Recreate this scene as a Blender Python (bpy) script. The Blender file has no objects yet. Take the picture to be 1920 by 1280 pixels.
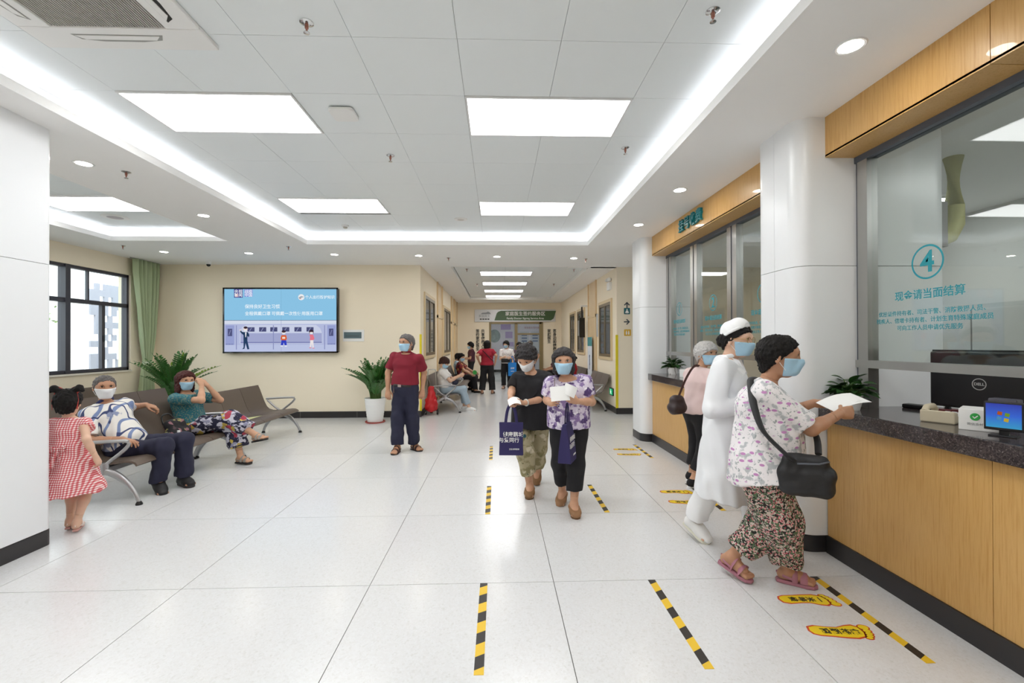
import bpy, bmesh, math, random
import numpy as np
from mathutils import Vector, Matrix
random.seed(7)
R = math.radians
SC = bpy.context.scene
COL = SC.collection

# ------------------------------------------------------------------ camera, world, exposure
cam_d = bpy.data.cameras.new('camera'); cam = bpy.data.objects.new('camera', cam_d); COL.objects.link(cam)
YAW, PITCH, ROLL, CAMH = .03247, .00511, -.00295, 1.5686
_f = Vector((math.sin(YAW)*math.cos(PITCH), math.cos(YAW)*math.cos(PITCH), math.sin(PITCH)))
_r = Vector((math.cos(YAW), -math.sin(YAW), 0)); _u = _r.cross(_f)
_r2 = math.cos(ROLL)*_r + math.sin(ROLL)*_u; _u2 = -math.sin(ROLL)*_r + math.cos(ROLL)*_u
cam.matrix_world = Matrix(((_r2.x, _u2.x, -_f.x, 0), (_r2.y, _u2.y, -_f.y, 0), (_r2.z, _u2.z, -_f.z, CAMH), (0, 0, 0, 1)))
cam_d.sensor_fit = 'HORIZONTAL'; cam_d.sensor_width = 36.0; cam_d.lens = 854.24/1920*36; cam_d.clip_start = .05
SC.camera = cam
w = bpy.data.worlds.new('sky'); SC.world = w; w.use_nodes = True
w.node_tree.nodes['Background'].inputs[0].default_value = (.86, .93, 1, 1)
w.node_tree.nodes['Background'].inputs[1].default_value = 3.0
SC.view_settings.view_transform = 'Standard'; SC.view_settings.look = 'None'
SC.view_settings.exposure = 0.6; SC.view_settings.gamma = 1.0; SC.view_settings.use_curve_mapping = False
try:
    SC.cycles.use_denoising = True
    SC.cycles.max_bounces = 10; SC.cycles.diffuse_bounces = 5; SC.cycles.glossy_bounces = 4
    SC.cycles.sample_clamp_indirect = 6.0
except Exception: pass
E_PANEL, E_DOWN, E_COVE = 7.0, 60.0, 6.5     # lamp strengths, used by the lamp builders

# ------------------------------------------------------------------ helpers
def lin(c):
    if isinstance(c, str):
        c = [int(c[i:i+2], 16)/255 for i in (0, 2, 4)]
    return tuple((x/12.92 if x <= .04045 else ((x+.055)/1.055)**2.4) for x in c[:3]) + (1,)
MATS = {}
def mat(name, col, rough=.5, metal=0, emit=0, bump=0, bscale=200, var=0, vscale=8, spec=.5, alpha=1, trans=0, coat=0, ecol=None, vstretch=None):
    if name in MATS: return MATS[name]
    m = bpy.data.materials.new(name); MATS[name] = m; m.use_nodes = True
    nt = m.node_tree; b = nt.nodes['Principled BSDF']
    b.inputs['Base Color'].default_value = lin(col); b.inputs['Roughness'].default_value = rough; b.inputs['Metallic'].default_value = metal
    b.inputs['Specular IOR Level'].default_value = spec; b.inputs['Coat Weight'].default_value = coat
    b.inputs['Transmission Weight'].default_value = trans; b.inputs['Alpha'].default_value = alpha
    if emit:
        b.inputs['Emission Color'].default_value = lin(ecol or col); b.inputs['Emission Strength'].default_value = emit
    tc = nt.nodes.new('ShaderNodeTexCoord')
    if var:
        n = nt.nodes.new('ShaderNodeTexNoise'); n.inputs['Scale'].default_value = vscale; n.inputs['Detail'].default_value = 4
        src = tc.outputs['Object']
        if vstretch:
            mp = nt.nodes.new('ShaderNodeMapping'); mp.inputs['Scale'].default_value = vstretch; nt.links.new(src, mp.inputs[0]); src = mp.outputs[0]
        nt.links.new(src, n.inputs[0])
        mx = nt.nodes.new('ShaderNodeMix'); mx.data_type = 'RGBA'; c = lin(col)
        mx.inputs['A'].default_value = tuple(x*(1-var) for x in c[:3])+(1,); mx.inputs['B'].default_value = tuple(min(1, x*(1+var)) for x in c[:3])+(1,)
        nt.links.new(n.outputs[0], mx.inputs['Factor']); nt.links.new(mx.outputs['Result'], b.inputs['Base Color'])
    if bump:
        n2 = nt.nodes.new('ShaderNodeTexNoise'); n2.inputs['Scale'].default_value = bscale; nt.links.new(tc.outputs['Object'], n2.inputs[0])
        bp = nt.nodes.new('ShaderNodeBump'); bp.inputs['Strength'].default_value = bump; bp.inputs['Distance'].default_value = .01
        nt.links.new(n2.outputs[0], bp.inputs['Height']); nt.links.new(bp.outputs[0], b.inputs['Normal'])
    return m
def nodes(m): return m.node_tree.nodes, m.node_tree.links, m.node_tree.nodes['Principled BSDF']
def emat(name, col, s=1.0):
    if name in MATS: return MATS[name]
    m = bpy.data.materials.new(name); MATS[name] = m; m.use_nodes = True; nt = m.node_tree
    nt.nodes.remove(nt.nodes['Principled BSDF']); e = nt.nodes.new('ShaderNodeEmission')
    e.inputs[0].default_value = lin(col); e.inputs[1].default_value = s
    nt.links.new(e.outputs[0], nt.nodes['Material Output'].inputs[0]); return m
def ramp(nt, fac, stops, interp='LINEAR'):
    r = nt.nodes.new('ShaderNodeValToRGB'); r.color_ramp.interpolation = interp
    while len(r.color_ramp.elements) < len(stops): r.color_ramp.elements.new(.5)
    for e, (p, c) in zip(r.color_ramp.elements, stops): e.position = p; e.color = lin(c)
    nt.links.new(fac, r.inputs[0]); return r

class MB:
    def __init__(s): s.v = []; s.f = []; s.m = []; s.cur = 0
    def add(s, vs, fs):
        o = len(s.v); s.v += [tuple(x) for x in vs]; s.f += [tuple(i+o for i in f) for f in fs]; s.m += [s.cur]*len(fs); return s
    def box(s, x0, x1, y0, y1, z0, z1):
        vs = [(x, y, z) for z in (z0, z1) for y in (y0, y1) for x in (x0, x1)]
        return s.add(vs, [(0, 2, 3, 1), (4, 5, 7, 6), (0, 1, 5, 4), (2, 6, 7, 3), (0, 4, 6, 2), (1, 3, 7, 5)])
    def bar(s, a, b, wd, ht, up=(0, 0, 1)):
        a, b = Vector(a), Vector(b); d = (b-a).normalized(); u = Vector(up); sd = d.cross(u)
        if sd.length < 1e-4: sd = d.cross(Vector((0, 1, 0)))
        sd.normalize(); u = sd.cross(d)
        vs = [p+sd*i*wd/2+u*j*ht/2 for p in (a, b) for i, j in ((-1, -1), (1, -1), (1, 1), (-1, 1))]
        return s.add(vs, [(0, 1, 2, 3), (7, 6, 5, 4), (0, 4, 5, 1), (1, 5, 6, 2), (2, 6, 7, 3), (3, 7, 4, 0)])
    def tube(s, pts, r, n=10, cap=True, sx=1.0, up=(0, 0, 1)):
        pts = [Vector(p) for p in pts]; k = len(pts); rs = r if isinstance(r, (list, tuple)) else [r]*k
        vs, fs = [], []
        for i, p in enumerate(pts):
            d = (pts[min(i+1, k-1)]-pts[max(i-1, 0)]).normalized(); sd = d.cross(Vector(up))
            if sd.length < 1e-3: sd = d.cross(Vector((0, 1, 0)))
            sd.normalize(); u = sd.cross(d)
            for j in range(n):
                t = 2*math.pi*j/n; vs.append(p+sd*math.cos(t)*rs[i]*sx+u*math.sin(t)*rs[i])
        for i in range(k-1):
            for j in range(n): fs.append((i*n+j, i*n+(j+1) % n, (i+1)*n+(j+1) % n, (i+1)*n+j))
        if cap: fs.append(tuple(reversed(range(n)))); fs.append(tuple((k-1)*n+j for j in range(n)))
        return s.add(vs, fs)
    def lathe(s, prof, n=24, c=(0, 0, 0), cap=True):
        vs, fs = [], []; k = len(prof)
        for r, z in prof:
            for j in range(n):
                t = 2*math.pi*j/n; vs.append((c[0]+r*math.cos(t), c[1]+r*math.sin(t), c[2]+z))
        for i in range(k-1):
            for j in range(n): fs.append((i*n+j, i*n+(j+1) % n, (i+1)*n+(j+1) % n, (i+1)*n+j))
        if cap: fs.append(tuple(reversed(range(n)))); fs.append(tuple((k-1)*n+j for j in range(n)))
        return s.add(vs, fs)
    def prism(s, poly, a, b, M=None):
        """polygon (u,v) extruded from a to b along local w; M maps (u,v,w) to the object's space"""
        n = len(poly); vs = [(u, v, a) for u, v in poly]+[(u, v, b) for u, v in poly]
        if M: vs = [M @ Vector(p) for p in vs]
        return s.add(vs, [tuple(reversed(range(n))), tuple(range(n, 2*n))]+[(i, (i+1) % n, n+(i+1) % n, n+i) for i in range(n)])
    def mesh(s, name, mats, smooth=False):
        me = bpy.data.meshes.new(name); me.from_pydata(s.v, [], s.f)
        for m in (mats if isinstance(mats, (list, tuple)) else [mats]): me.materials.append(m)
        if any(s.m): me.polygons.foreach_set('material_index', s.m)
        bm = bmesh.new(); bm.from_mesh(me); bmesh.ops.recalc_face_normals(bm, faces=bm.faces); bm.to_mesh(me); bm.free()
        if smooth:
            me.polygons.foreach_set('use_smooth', [True]*len(me.polygons))
            try: me.set_sharp_from_angle(angle=R(smooth if smooth is not True else 40))
            except Exception: pass
        return me
    def build(s, name, mats, parent=None, loc=(0, 0, 0), rz=0, smooth=False, bevel=0):
        return obj(name, s.mesh(name, mats, smooth), parent, loc, rz, bevel)
def obj(name, me, parent=None, loc=(0, 0, 0), rz=0, bevel=0):
    o = bpy.data.objects.new(name, me); COL.objects.link(o); o.location = loc; o.rotation_euler = (0, 0, rz)
    if parent: o.parent = parent
    if bevel:
        b = o.modifiers.new('bevel', 'BEVEL'); b.width = bevel; b.segments = 2; b.limit_method = 'ANGLE'; b.angle_limit = R(50)
    return o
def empty(name, loc=(0, 0, 0), rz=0):
    o = bpy.data.objects.new(name, None); COL.objects.link(o); o.location = loc; o.rotation_euler = (0, 0, rz); o.empty_display_size = .1; return o
def tag(o, label=None, cat=None, group=None, kind=None):
    if label: o['label'] = label
    if cat: o['category'] = cat
    if group: o['group'] = group
    if kind: o['kind'] = kind
    return o
def thing(name, label, cat, loc=(0, 0, 0), rz=0, group=None): return tag(empty(name, loc, rz), label, cat, group)
def copy_tree(o, parent=None):
    c = o.copy(); COL.objects.link(c); c.parent = parent
    for ch in list(o.children): copy_tree(ch, c)
    return c
def struct(o): o['kind'] = 'structure'; return o
_FC = {}
def text(name, s, size, m, parent, M, depth=.002, align='CENTER', bold=0.0, vert=False, sx=1.0):
    """lettering as a mesh: M places it (x right, y up, z towards the reader)"""
    if vert: s = '\n'.join(s)
    cu = bpy.data.curves.new(name, 'FONT'); cu.body = s; cu.size = size; cu.align_x = align; cu.align_y = 'CENTER'
    cu.extrude = depth/2; cu.offset = bold*size; cu.resolution_u = 3
    if vert: cu.space_line = .92
    t = bpy.data.objects.new(name, cu); COL.objects.link(t)
    bpy.context.view_layer.update()
    me = bpy.data.meshes.new_from_object(t.evaluated_get(bpy.context.evaluated_depsgraph_get()))
    bpy.data.objects.remove(t); bpy.data.curves.remove(cu)
    me.materials.clear(); me.materials.append(m)
    if sx != 1.0: me.transform(Matrix.Diagonal((sx, 1, 1, 1)))
    me.transform(M); me.name = name
    return obj(name, me, parent)
def frame_M(o, x, y):     # matrix with given origin, reading direction x and up y
    x = Vector(x).normalized(); y = Vector(y).normalized(); z = x.cross(y)
    return Matrix(((x.x, y.x, z.x, o[0]), (x.y, y.y, z.y, o[1]), (x.z, y.z, z.z, o[2]), (0, 0, 0, 1)))
# ------------------------------------------------------------------ materials of the place
M_wall = mat('cream_paint', 'f5e9d2', .75, bump=.05, bscale=300)
M_white = mat('white_paint', 'f7f6f4', .7, bump=.03, bscale=200)
M_clad = mat('white_cladding', 'eef0f2', .28)
M_ceil = mat('metal_ceiling_tile', 'ebf0f1', .45)
M_grout = mat('grout', '5c5a55', .9)
M_base = mat('black_skirting', '2b292b', .3)
M_steel = mat('brushed_steel', 'b9b9b7', .28, metal=1, var=.12, vscale=6, vstretch=(1, 1, .05))
M_seal = mat('grey_seal', '565b66', .5)
M_alu = mat('dark_window_frame', '3d3b44', .4)
M_brown = mat('bronze_frame', '75664c', .4)
M_trim = mat('beige_trim', 'dcc7a0', .5)
M_black = mat('black_plastic', '151517', .4)
M_gloss = mat('gloss_black', '0c0c0e', .12)
M_plast = mat('white_plastic', 'eeeeec', .4)
M_chrome = mat('chrome', 'd0d0d0', .15, metal=1)
M_silver = mat('silver_paint', 'b4b4b6', .35, metal=.7)
def wood_mat(name, a, b, sc=(9, 9, .35)):
    m = mat(name, a, .38, coat=.15); n, l, p = nodes(m); nt = m.node_tree
    tc = n.new('ShaderNodeTexCoord'); mp = n.new('ShaderNodeMapping'); mp.inputs['Scale'].default_value = sc; l.new(tc.outputs['Object'], mp.inputs[0])
    t = n.new('ShaderNodeTexNoise'); t.inputs['Scale'].default_value = 9; t.inputs['Detail'].default_value = 6; t.inputs['Roughness'].default_value = .65; l.new(mp.outputs[0], t.inputs[0])
    r = ramp(nt, t.outputs[0], [(.3, a), (.55, b), (.75, a)]); l.new(r.outputs[0], p.inputs['Base Color']); return m
M_wood = wood_mat('oak_veneer', 'c2924c', 'd4a968')
M_door = wood_mat('pale_door_wood', 'dcc094', 'e5cda6')
def terrazzo():
    m = mat('terrazzo', 'e4e5e6', .2); n, l, p = nodes(m); nt = m.node_tree
    tc = n.new('ShaderNodeTexCoord'); geo = n.new('ShaderNodeNewGeometry')
    v = n.new('ShaderNodeTexVoronoi'); v.inputs['Scale'].default_value = 90; l.new(geo.outputs['Position'], v.inputs[0])
    no = n.new('ShaderNodeTexNoise'); no.inputs['Scale'].default_value = 160; no.inputs['Detail'].default_value = 3; l.new(geo.outputs['Position'], no.inputs[0])
    r1 = ramp(nt, v.outputs['Color'], [(0, 'd2d2d0'), (.25, 'dadada'), (1, 'dfe0e1')])
    r2 = ramp(nt, no.outputs[0], [(.28, 'b9b6b0'), (.38, 'ffffff'), (1, 'ffffff')])
    mx = n.new('ShaderNodeMix'); mx.data_type = 'RGBA'; mx.blend_type = 'MULTIPLY'; mx.inputs['Factor'].default_value = .35
    l.new(r1.outputs[0], mx.inputs['A']); l.new(r2.outputs[0], mx.inputs['B']); l.new(mx.outputs['Result'], p.inputs['Base Color']); return m
M_floor = terrazzo()
def granite():
    m = mat('dark_granite', '3b3636', .12, coat=.2); n, l, p = nodes(m); nt = m.node_tree
    geo = n.new('ShaderNodeNewGeometry'); v = n.new('ShaderNodeTexVoronoi'); v.inputs['Scale'].default_value = 170; l.new(geo.outputs['Position'], v.inputs[0])
    r1 = ramp(nt, v.outputs['Color'], [(0, '231f20'), (.5, '3d3738'), (.8, '564c4b'), (1, '7d7371')]); l.new(r1.outputs[0], p.inputs['Base Color']); return m
M_granite = granite()
def glass_mat(name, tint, ior=1.5):
    m = bpy.data.materials.new(name); MATS[name] = m; m.use_nodes = True; nt = m.node_tree; nt.nodes.remove(nt.nodes['Principled BSDF'])
    t = nt.nodes.new('ShaderNodeBsdfTransparent'); t.inputs[0].default_value = lin(tint); g = nt.nodes.new('ShaderNodeBsdfGlossy'); g.inputs['Roughness'].default_value = .01
    fr = nt.nodes.new('ShaderNodeFresnel'); ge = nt.nodes.new('ShaderNodeNewGeometry'); ma = nt.nodes.new('ShaderNodeMapRange')   # same reflectance from both sides of the sheet
    ma.inputs['To Min'].default_value = ior; ma.inputs['To Max'].default_value = 1/ior; nt.links.new(ge.outputs['Backfacing'], ma.inputs['Value']); nt.links.new(ma.outputs[0], fr.inputs[0]); mx = nt.nodes.new('ShaderNodeMixShader')
    nt.links.new(fr.outputs[0], mx.inputs[0]); nt.links.new(t.outputs[0], mx.inputs[1]); nt.links.new(g.outputs[0], mx.inputs[2]); nt.links.new(mx.outputs[0], nt.nodes['Material Output'].inputs[0]); return m
M_glass = glass_mat('clear_glass', 'f3f7f5')
M_dglass = mat('dark_pane', '5a6066', .06, spec=.8)
ZS, ZC, ZK = 3.27, 3.47, 3.36          # soffit, tray ceiling, corridor tray ceiling
YB, YE = 9.87, 18.9                    # screen wall, corridor end wall
XL, XR = -1.65, 2.66                   # corridor walls
XW = -7.22                             # window wall

# ------------------------------------------------------------------ floor
fl = struct(MB().box(-7.6, 6.4, -4, 25.4, -.15, -.006).build('floor', M_grout))
tm = MB().box(-.5978, .5978, -.5978, .5978, -.03, 0).mesh('floor_tile', M_floor)
for i in range(-6, 6):
    for j in range(-6, 19):
        cx, cy = -.8325+1.2*i+.6, 3.0015+1.2*j+.6
        if cx > 3.4 and not (7.3 < cy < 10): continue
        if cx > 6.3 or cy < -3.6: continue
        if cy > 10.6 and (cx < XL-.6 or cx > XR+.6): continue
        if cx < -7.9: continue
        obj('floor_tile', tm, fl, (cx, cy, 0))

# ------------------------------------------------------------------ ceiling: soffit with three trays
cb = MB()
def soffit(x0, x1, y0, y1): cb.box(x0, x1, y0, y1, ZS, ZS+.03)
TR = (-3.23, 1.575, -2.2, 7.84)      # main tray
TL = (-6.28, -4.42, .5, 7.62)        # tray over the seats
TCo = (-1.02, 2.06, 10.06, 17.42)    # corridor tray
soffit(-7.6, TL[0], -4, 10.2); soffit(TL[1], TR[0], -4, 10.2); soffit(TR[1], 6.4, -4, 10.2)
soffit(TL[0], TL[1], -4, TL[2]); soffit(TL[0], TL[1], TL[3], 10.2); soffit(TR[0], TR[1], -4, TR[2]); soffit(TR[0], TR[1], TR[3], 10.06)
soffit(XL-.1, TCo[0], 10.06, YE); soffit(TCo[1], XR+.1, 10.06, YE); soffit(TCo[0], TCo[1], TCo[3], YE)
ce = struct(cb.build('ceiling', M_white))
struct(MB().box(-7.7, 6.5, -4.1, 25.5, 3.62, 3.7).build('ceiling_slab', M_white))
M_cove = emat('cove_led', 'f2f6ff', E_COVE)
def tray(T, zc, pk, step, x0, y0, skip, lip=.07):
    a, b, c, d = T
    m = MB()          # upstand that hides the light strip, then the pocket's outer walls
    for (p, q, r_, s_) in ((a-.025, a+.003, c-.025, d+.025), (b-.003, b+.025, c-.025, d+.025), (a+.003, b-.003, c-.025, c+.003), (a+.003, b-.003, d-.003, d+.025)): m.box(p, q, r_, s_, ZS-.002, ZS+lip)
    m.build('cove_lip', M_white, ce)
    if pk:
        m = MB()
        for (p, q, r_, s_) in ((a-pk-.03, a-pk, c-pk, d+pk), (b+pk, b+pk+.03, c-pk, d+pk), (a-pk, b+pk, c-pk-.03, c-pk), (a-pk, b+pk, d+pk, d+pk+.03)): m.box(p, q, r_, s_, ZS+.03, zc)
        m.build('cove_wall', M_white, ce)
        m = MB(); e = pk*.45
        for (p, q, r_, s_) in ((a-e-.02, a-e, c, d), (b+e, b+e+.02, c, d), (a, b, c-e-.02, c-e), (a, b, d+e, d+e+.02)): m.box(p, q, r_, s_, ZS+.03, ZS+.04)
        m.build('cove_light_strip', M_cove, ce)
    X0, X1, Y0, Y1 = a-pk, b+pk, c-pk, d+pk
    MB().box(X0, X1, Y0, Y1, zc+.012, zc+.03).build('tile_backing', M_grout, ce)
    cache = {}
    i0, i1 = math.floor((X0-x0)/step[0]), math.ceil((X1-x0)/step[0]); j0, j1 = math.floor((Y0-y0)/step[1]), math.ceil((Y1-y0)/step[1])
    for i in range(i0, i1):
        for j in range(j0, j1):
            if skip(i, j): continue
            p, q = max(X0, x0+i*step[0])+.0015, min(X1, x0+(i+1)*step[0])-.0015; r_, s_ = max(Y0, y0+j*step[1])+.0015, min(Y1, y0+(j+1)*step[1])-.0015
            if q-p < .02 or s_-r_ < .02: continue
            k = (round(q-p, 3), round(s_-r_, 3))
            if k not in cache: cache[k] = MB().box(-k[0]/2, k[0]/2, -k[1]/2, k[1]/2, 0, .012).mesh('ceiling_tile', M_ceil)
            obj('ceiling_tile', cache[k], ce, ((p+q)/2, (r_+s_)/2, zc))
SX, SY, OX, OY = .6528, .65, -.245, 3.49
LX = {0: 1, 1: 1, -4: 1, -3: 1}
def lightrow(j): return j % 4 == 0
AC = (-3, -2)        # air conditioner takes tiles around here
tray(TR, ZC, .14, (SX, SY), OX, OY, lambda i, j: i in (0, 1, -4, -3) and j in (0, 4, -4, -8))
tray(TL, ZC, .14, (SX, SY), OX, OY, lambda i, j: False)
tray(TCo, ZK, 0, (.6, 1.2), -.4, 10.9, lambda i, j: False, lip=.11)

# ------------------------------------------------------------------ walls
struct(MB().box(XW-.2, XL, YB, YB+.2, 0, ZS+.2).build('wall_back', M_wall))
struct(MB().box(XL-.2, XL, YB+.2, YE, 0, ZS+.1).build('wall_corridor_left', M_wall))
struct(MB().box(XR, XR+.2, 10.06, YE, 0, ZS+.1).build('wall_corridor_right', M_wall))
struct(MB().box(XR+.2, 6.4, 10.06, 10.26, 0, ZS+.1).build('wall_passage', M_wall))
struct(MB().box(-7.6, 6.4, -4.2, -4, 0, ZS+.1).build('wall_front', M_wall))
struct(MB().box(6.2, 6.4, -4, 10.1, 0, ZS+.1).build('wall_right', mat('office_wall', 'd5d6d4', .7)))
WY0, WY1, WZ0, WZ1 = 3.4, 9.22, 1.08, 2.94
b = MB(); b.box(XW-.24, XW, -4, WY0, 0, 3.6); b.box(XW-.24, XW, WY1, YB, 0, 3.6); b.box(XW-.24, XW, WY0, WY1, 0, WZ0); b.box(XW-.24, XW, WY0, WY1, WZ1, 3.6)
struct(b.build('wall_left', M_wall))
DX0, DX1, DZ = -.27, 1.84, 2.43       # glazed door at the end of the corridor
b = MB(); b.box(XL-.2, DX0, YE, YE+.2, 0, ZS+.1); b.box(DX1, XR+.2, YE, YE+.2, 0, ZS+.1); b.box(DX0, DX1, YE, YE+.2, DZ, ZS+.1)
struct(b.build('wall_end', M_wall))
M_far = mat('far_room_wall', 'e6e3ec', .7); struct(MB().box(-3, 4, 25.2, 25.4, 0, 3.4).build('wall_far_room', M_far)); struct(MB().box(-3.1, -3, YE+.2, 25.2, 0, 3.4).build('wall_far_room_left', M_far)); struct(MB().box(4, 4.1, YE+.2, 25.2, 0, 3.4).build('wall_far_room_right', M_far))
struct(MB().box(-3, 4, YE+.2, 25.3, 3.2, 3.3).build('ceiling_far_room', M_white))
# skirting
def base(name, *boxes):
    m = MB()
    for q in boxes: m.box(*q)
    return struct(m.build(name, M_base))
HB = .135
base('baseboard_back', (XW, XL, YB-.012, YB, 0, HB)); base('baseboard_left', (XW, XW+.012, -4, YB-.012, 0, HB))
base('baseboard_corridor_left', (XL, XL+.012, YB-.012, YE, 0, HB)); base('baseboard_corridor_right', (XR-.012, XR, 10.048, YE, 0, HB))
base('baseboard_passage', (XR-.012, 6.2, 10.048, 10.06, 0, HB)); base('baseboard_end', (XL+.012, DX0-.1, YE-.012, YE, 0, HB), (DX1+.1, XR-.012, YE-.012, YE, 0, HB))
base('baseboard_far_room', (-3, 4, 25.185, 25.2, 0, .15))
for y in (-7.0, ): pass
jm = MB().box(-.002, .002, -.0135, 0, 0, HB).mesh('skirting_joint', mat('joint_grey', '8d8a86', .8))
for x in (-6.6, -5.4, -4.2, -3.0, -1.95): obj('skirting_joint', jm, bpy.data.objects['baseboard_back'], (x, YB-.0, 0))

# ------------------------------------------------------------------ clad pillars
def pillar(name, x0, x1, y0, y1, rad, seams_y, seams_x, zseam=2.15, zt=ZS):
    """rounded column wrapped in white panels: each panel a strip of the outline between two seams"""
    root = struct(empty(name, ((x0+x1)/2, (y0+y1)/2, 0))); cx, cy = (x0+x1)/2, (y0+y1)/2
    def outline(ins):
        pts = []
        for (px, py, a0) in ((x0+rad, y0+rad, 180), (x1-rad, y0+rad, 270), (x1-rad, y1-rad, 0), (x0+rad, y1-rad, 90)):
            for k in range(9):
                t = R(a0+90*k/8); pts.append((px+(rad-ins)*math.cos(t)-cx, py+(rad-ins)*math.sin(t)-cy))
        return pts
    MB().prism(outline(.012), 0, zt).build('core', M_grout, root, smooth=50)
    o = outline(0)
    # order of points: 0-8 corner (x0,y0), 9-17 (x1,y0), 18-26 (x1,y1), 27-35 (x0,y1)
    def lerp(a, b, t): return (a[0]+(b[0]-a[0])*t, a[1]+(b[1]-a[1])*t)
    runs = [[lerp(o[35], o[0], .5)] + o[0:9] + [lerp(o[8], o[9], .35)], [lerp(o[8], o[9], .35), o[9]] + o[10:18] + [lerp(o[17], o[18], .5)],
            [lerp(o[17], o[18], .5)] + o[18:27] + [lerp(o[26], o[27], .65)], [lerp(o[26], o[27], .65)] + o[27:36] + [lerp(o[35], o[0], .5)]]
    for rn in runs:
        for z0, z1 in ((.125, zseam-.002), (zseam+.002, zt)):
            # shrink 1.5 mm at both ends for the joint
            r0 = list(rn); d0 = Vector((r0[1][0]-r0[0][0], r0[1][1]-r0[0][1])).normalized()*.0015; d1 = Vector((r0[-2][0]-r0[-1][0], r0[-2][1]-r0[-1][1])).normalized()*.0015
            r0[0] = (r0[0][0]+d0.x, r0[0][1]+d0.y); r0[-1] = (r0[-1][0]+d1.x, r0[-1][1]+d1.y)
            n = len(r0); inn = []
            for i, p in enumerate(r0):
                a = Vector(r0[max(i-1, 0)]); c = Vector(r0[min(i+1, n-1)]); t = (c-a).normalized(); inn.append((p[0]-t.y*.011, p[1]+t.x*.011))
            poly = r0+list(reversed(inn))
            m = MB(); vs = [(u, v, z) for z in (z0, z1) for u, v in poly]; N = len(poly); fs = []
            for i in range(n-1):
                j = N-1-i; fs += [(i, i+1, N+i+1, N+i), (j-1, j, N+j, N+j-1), (i, j, j-1, i+1), (N+i, N+i+1, N+j-1, N+j)]
            fs += [(0, N, N+N-1, N-1), (n-1, n, N+n, N+n-1)]
            m.add(vs, fs).build('cladding_panel', M_clad, root, smooth=50)
    MB().prism([(u*1.006, v*1.006) for u, v in o], 0, .12).build('skirting', M_base, root, smooth=50)
    return root
pillar('pillar_1', 2.262, 3.46, 3.352, 3.93, .13, None, None)
pillar('pillar_2', 2.30, 3.3, 7.2, 7.78, .13, None, None)
pillar('pillar_3', -4.25, -3.53, 2.6, 3.738, .05, None, None, zseam=2.203)

# ------------------------------------------------------------------ daylight window with sliding sashes
def bars(m, x0, x1, spec):
    for (y0, y1, z0, z1) in spec: m.box(x0, x1, y0, y1, z0, z1)
wn = struct(empty('window_1', (XW, 6.3, WZ0)))
def wchild(m, name, mt, **k): o = m.build(name, mt, wn, (-XW, -6.3, -WZ0), **k); return o
m = MB(); bars(m, XW-.14, XW-.04, [(WY0, WY1, WZ0, WZ0+.06), (WY0, WY1, WZ1-.05, WZ1), (WY0, WY0+.05, WZ0, WZ1), (WY1-.05, WY1, WZ0, WZ1), (WY0, WY1, 2.3, 2.37)])
wchild(m, 'window_frame', M_alu)
for y in (4.72, 6.33, 7.93): wchild(MB().box(XW-.15, XW-.02, y-.045, y+.045, WZ0, WZ1), 'mullion', M_alu)
for y in (5.1, 6.75, 8.37): wchild(MB().box(XW-.12, XW-.07, y-.015, y+.015, 2.37, WZ1), 'glazing_bar', M_alu)
for y in (5.5, 7.1, 8.68):
    wchild(MB().box(XW-.11, XW-.05, y-.055, y+.0, WZ0+.06, 2.3), 'sash_stile', M_alu); wchild(MB().box(XW-.14, XW-.09, y+.004, y+.06, WZ0+.06, 2.3), 'sash_stile', M_alu)
    o = MB().box(XW-.048, XW-.03, y-.035, y-.015, 1.63, 1.75).build('latch', M_black, wn, (-XW, -6.3, -WZ0))
wchild(MB().box(XW-.1, XW-.092, WY0+.05, WY1-.05, WZ0+.06, 2.3), 'pane', M_glass); wchild(MB().box(XW-.1, XW-.092, WY0+.05, WY1-.05, 2.37, WZ1-.05), 'pane', M_glass)
wchild(MB().box(XW-.2, XW+.03, WY0, WY1, WZ0-.03, WZ0), 'window_sill', mat('sill_stone', 'e4ded2', .4))

# ------------------------------------------------------------------ corridor windows and doors on the side walls
def cor_window(n, side, y0, y1, z0, z1):
    s = 1 if side < 0 else -1; X = XL if side < 0 else XR
    root = struct(empty('window_%d' % n, (X, (y0+y1)/2, z0))); c = (y0+y1)/2; hw = (y1-y0)/2; h = z1-z0
    def bx(m, d0, d1, a, b_, p, q): m.box(min(s*d0, s*d1), max(s*d0, s*d1), a, b_, p, q); return m
    m = MB()
    for q in ((-hw-.07, hw+.07, h, h+.07), (-hw-.07, hw+.07, -.07, 0), (-hw-.07, -hw, 0, h), (hw, hw+.07, 0, h)): bx(m, 0, .035, *q)
    m.build('casing', M_trim, root)
    m = MB()
    for q in ((-hw, hw, h-.07, h), (-hw, hw, 0, .07), (-hw, -hw+.07, .07, h-.07), (hw-.07, hw, .07, h-.07)): bx(m, 0, .03, *q)
    m.build('window_frame', M_brown, root)
    bx(MB(), .002, .026, -.03, .05, .07, h-.07).build('sash_stile', M_brown, root)
    for q in ((-hw+.07, -.03, .07, h-.07), (.05, hw-.07, .07, h-.07)): bx(MB(), .001, .008, *q).build('pane', M_dglass, root)
cor_window(2, -1, 10.38, 11.95, 1.3, 2.68); cor_window(3, -1, 14.0, 15.9, 1.3, 2.68)
cor_window(4, 1, 10.5, 11.7, 1.25, 2.55); cor_window(5, 1, 13.75, 14.9, 1.3, 2.6); cor_window(6, 1, 15.4, 16.4, 1.3, 2.6)
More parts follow.
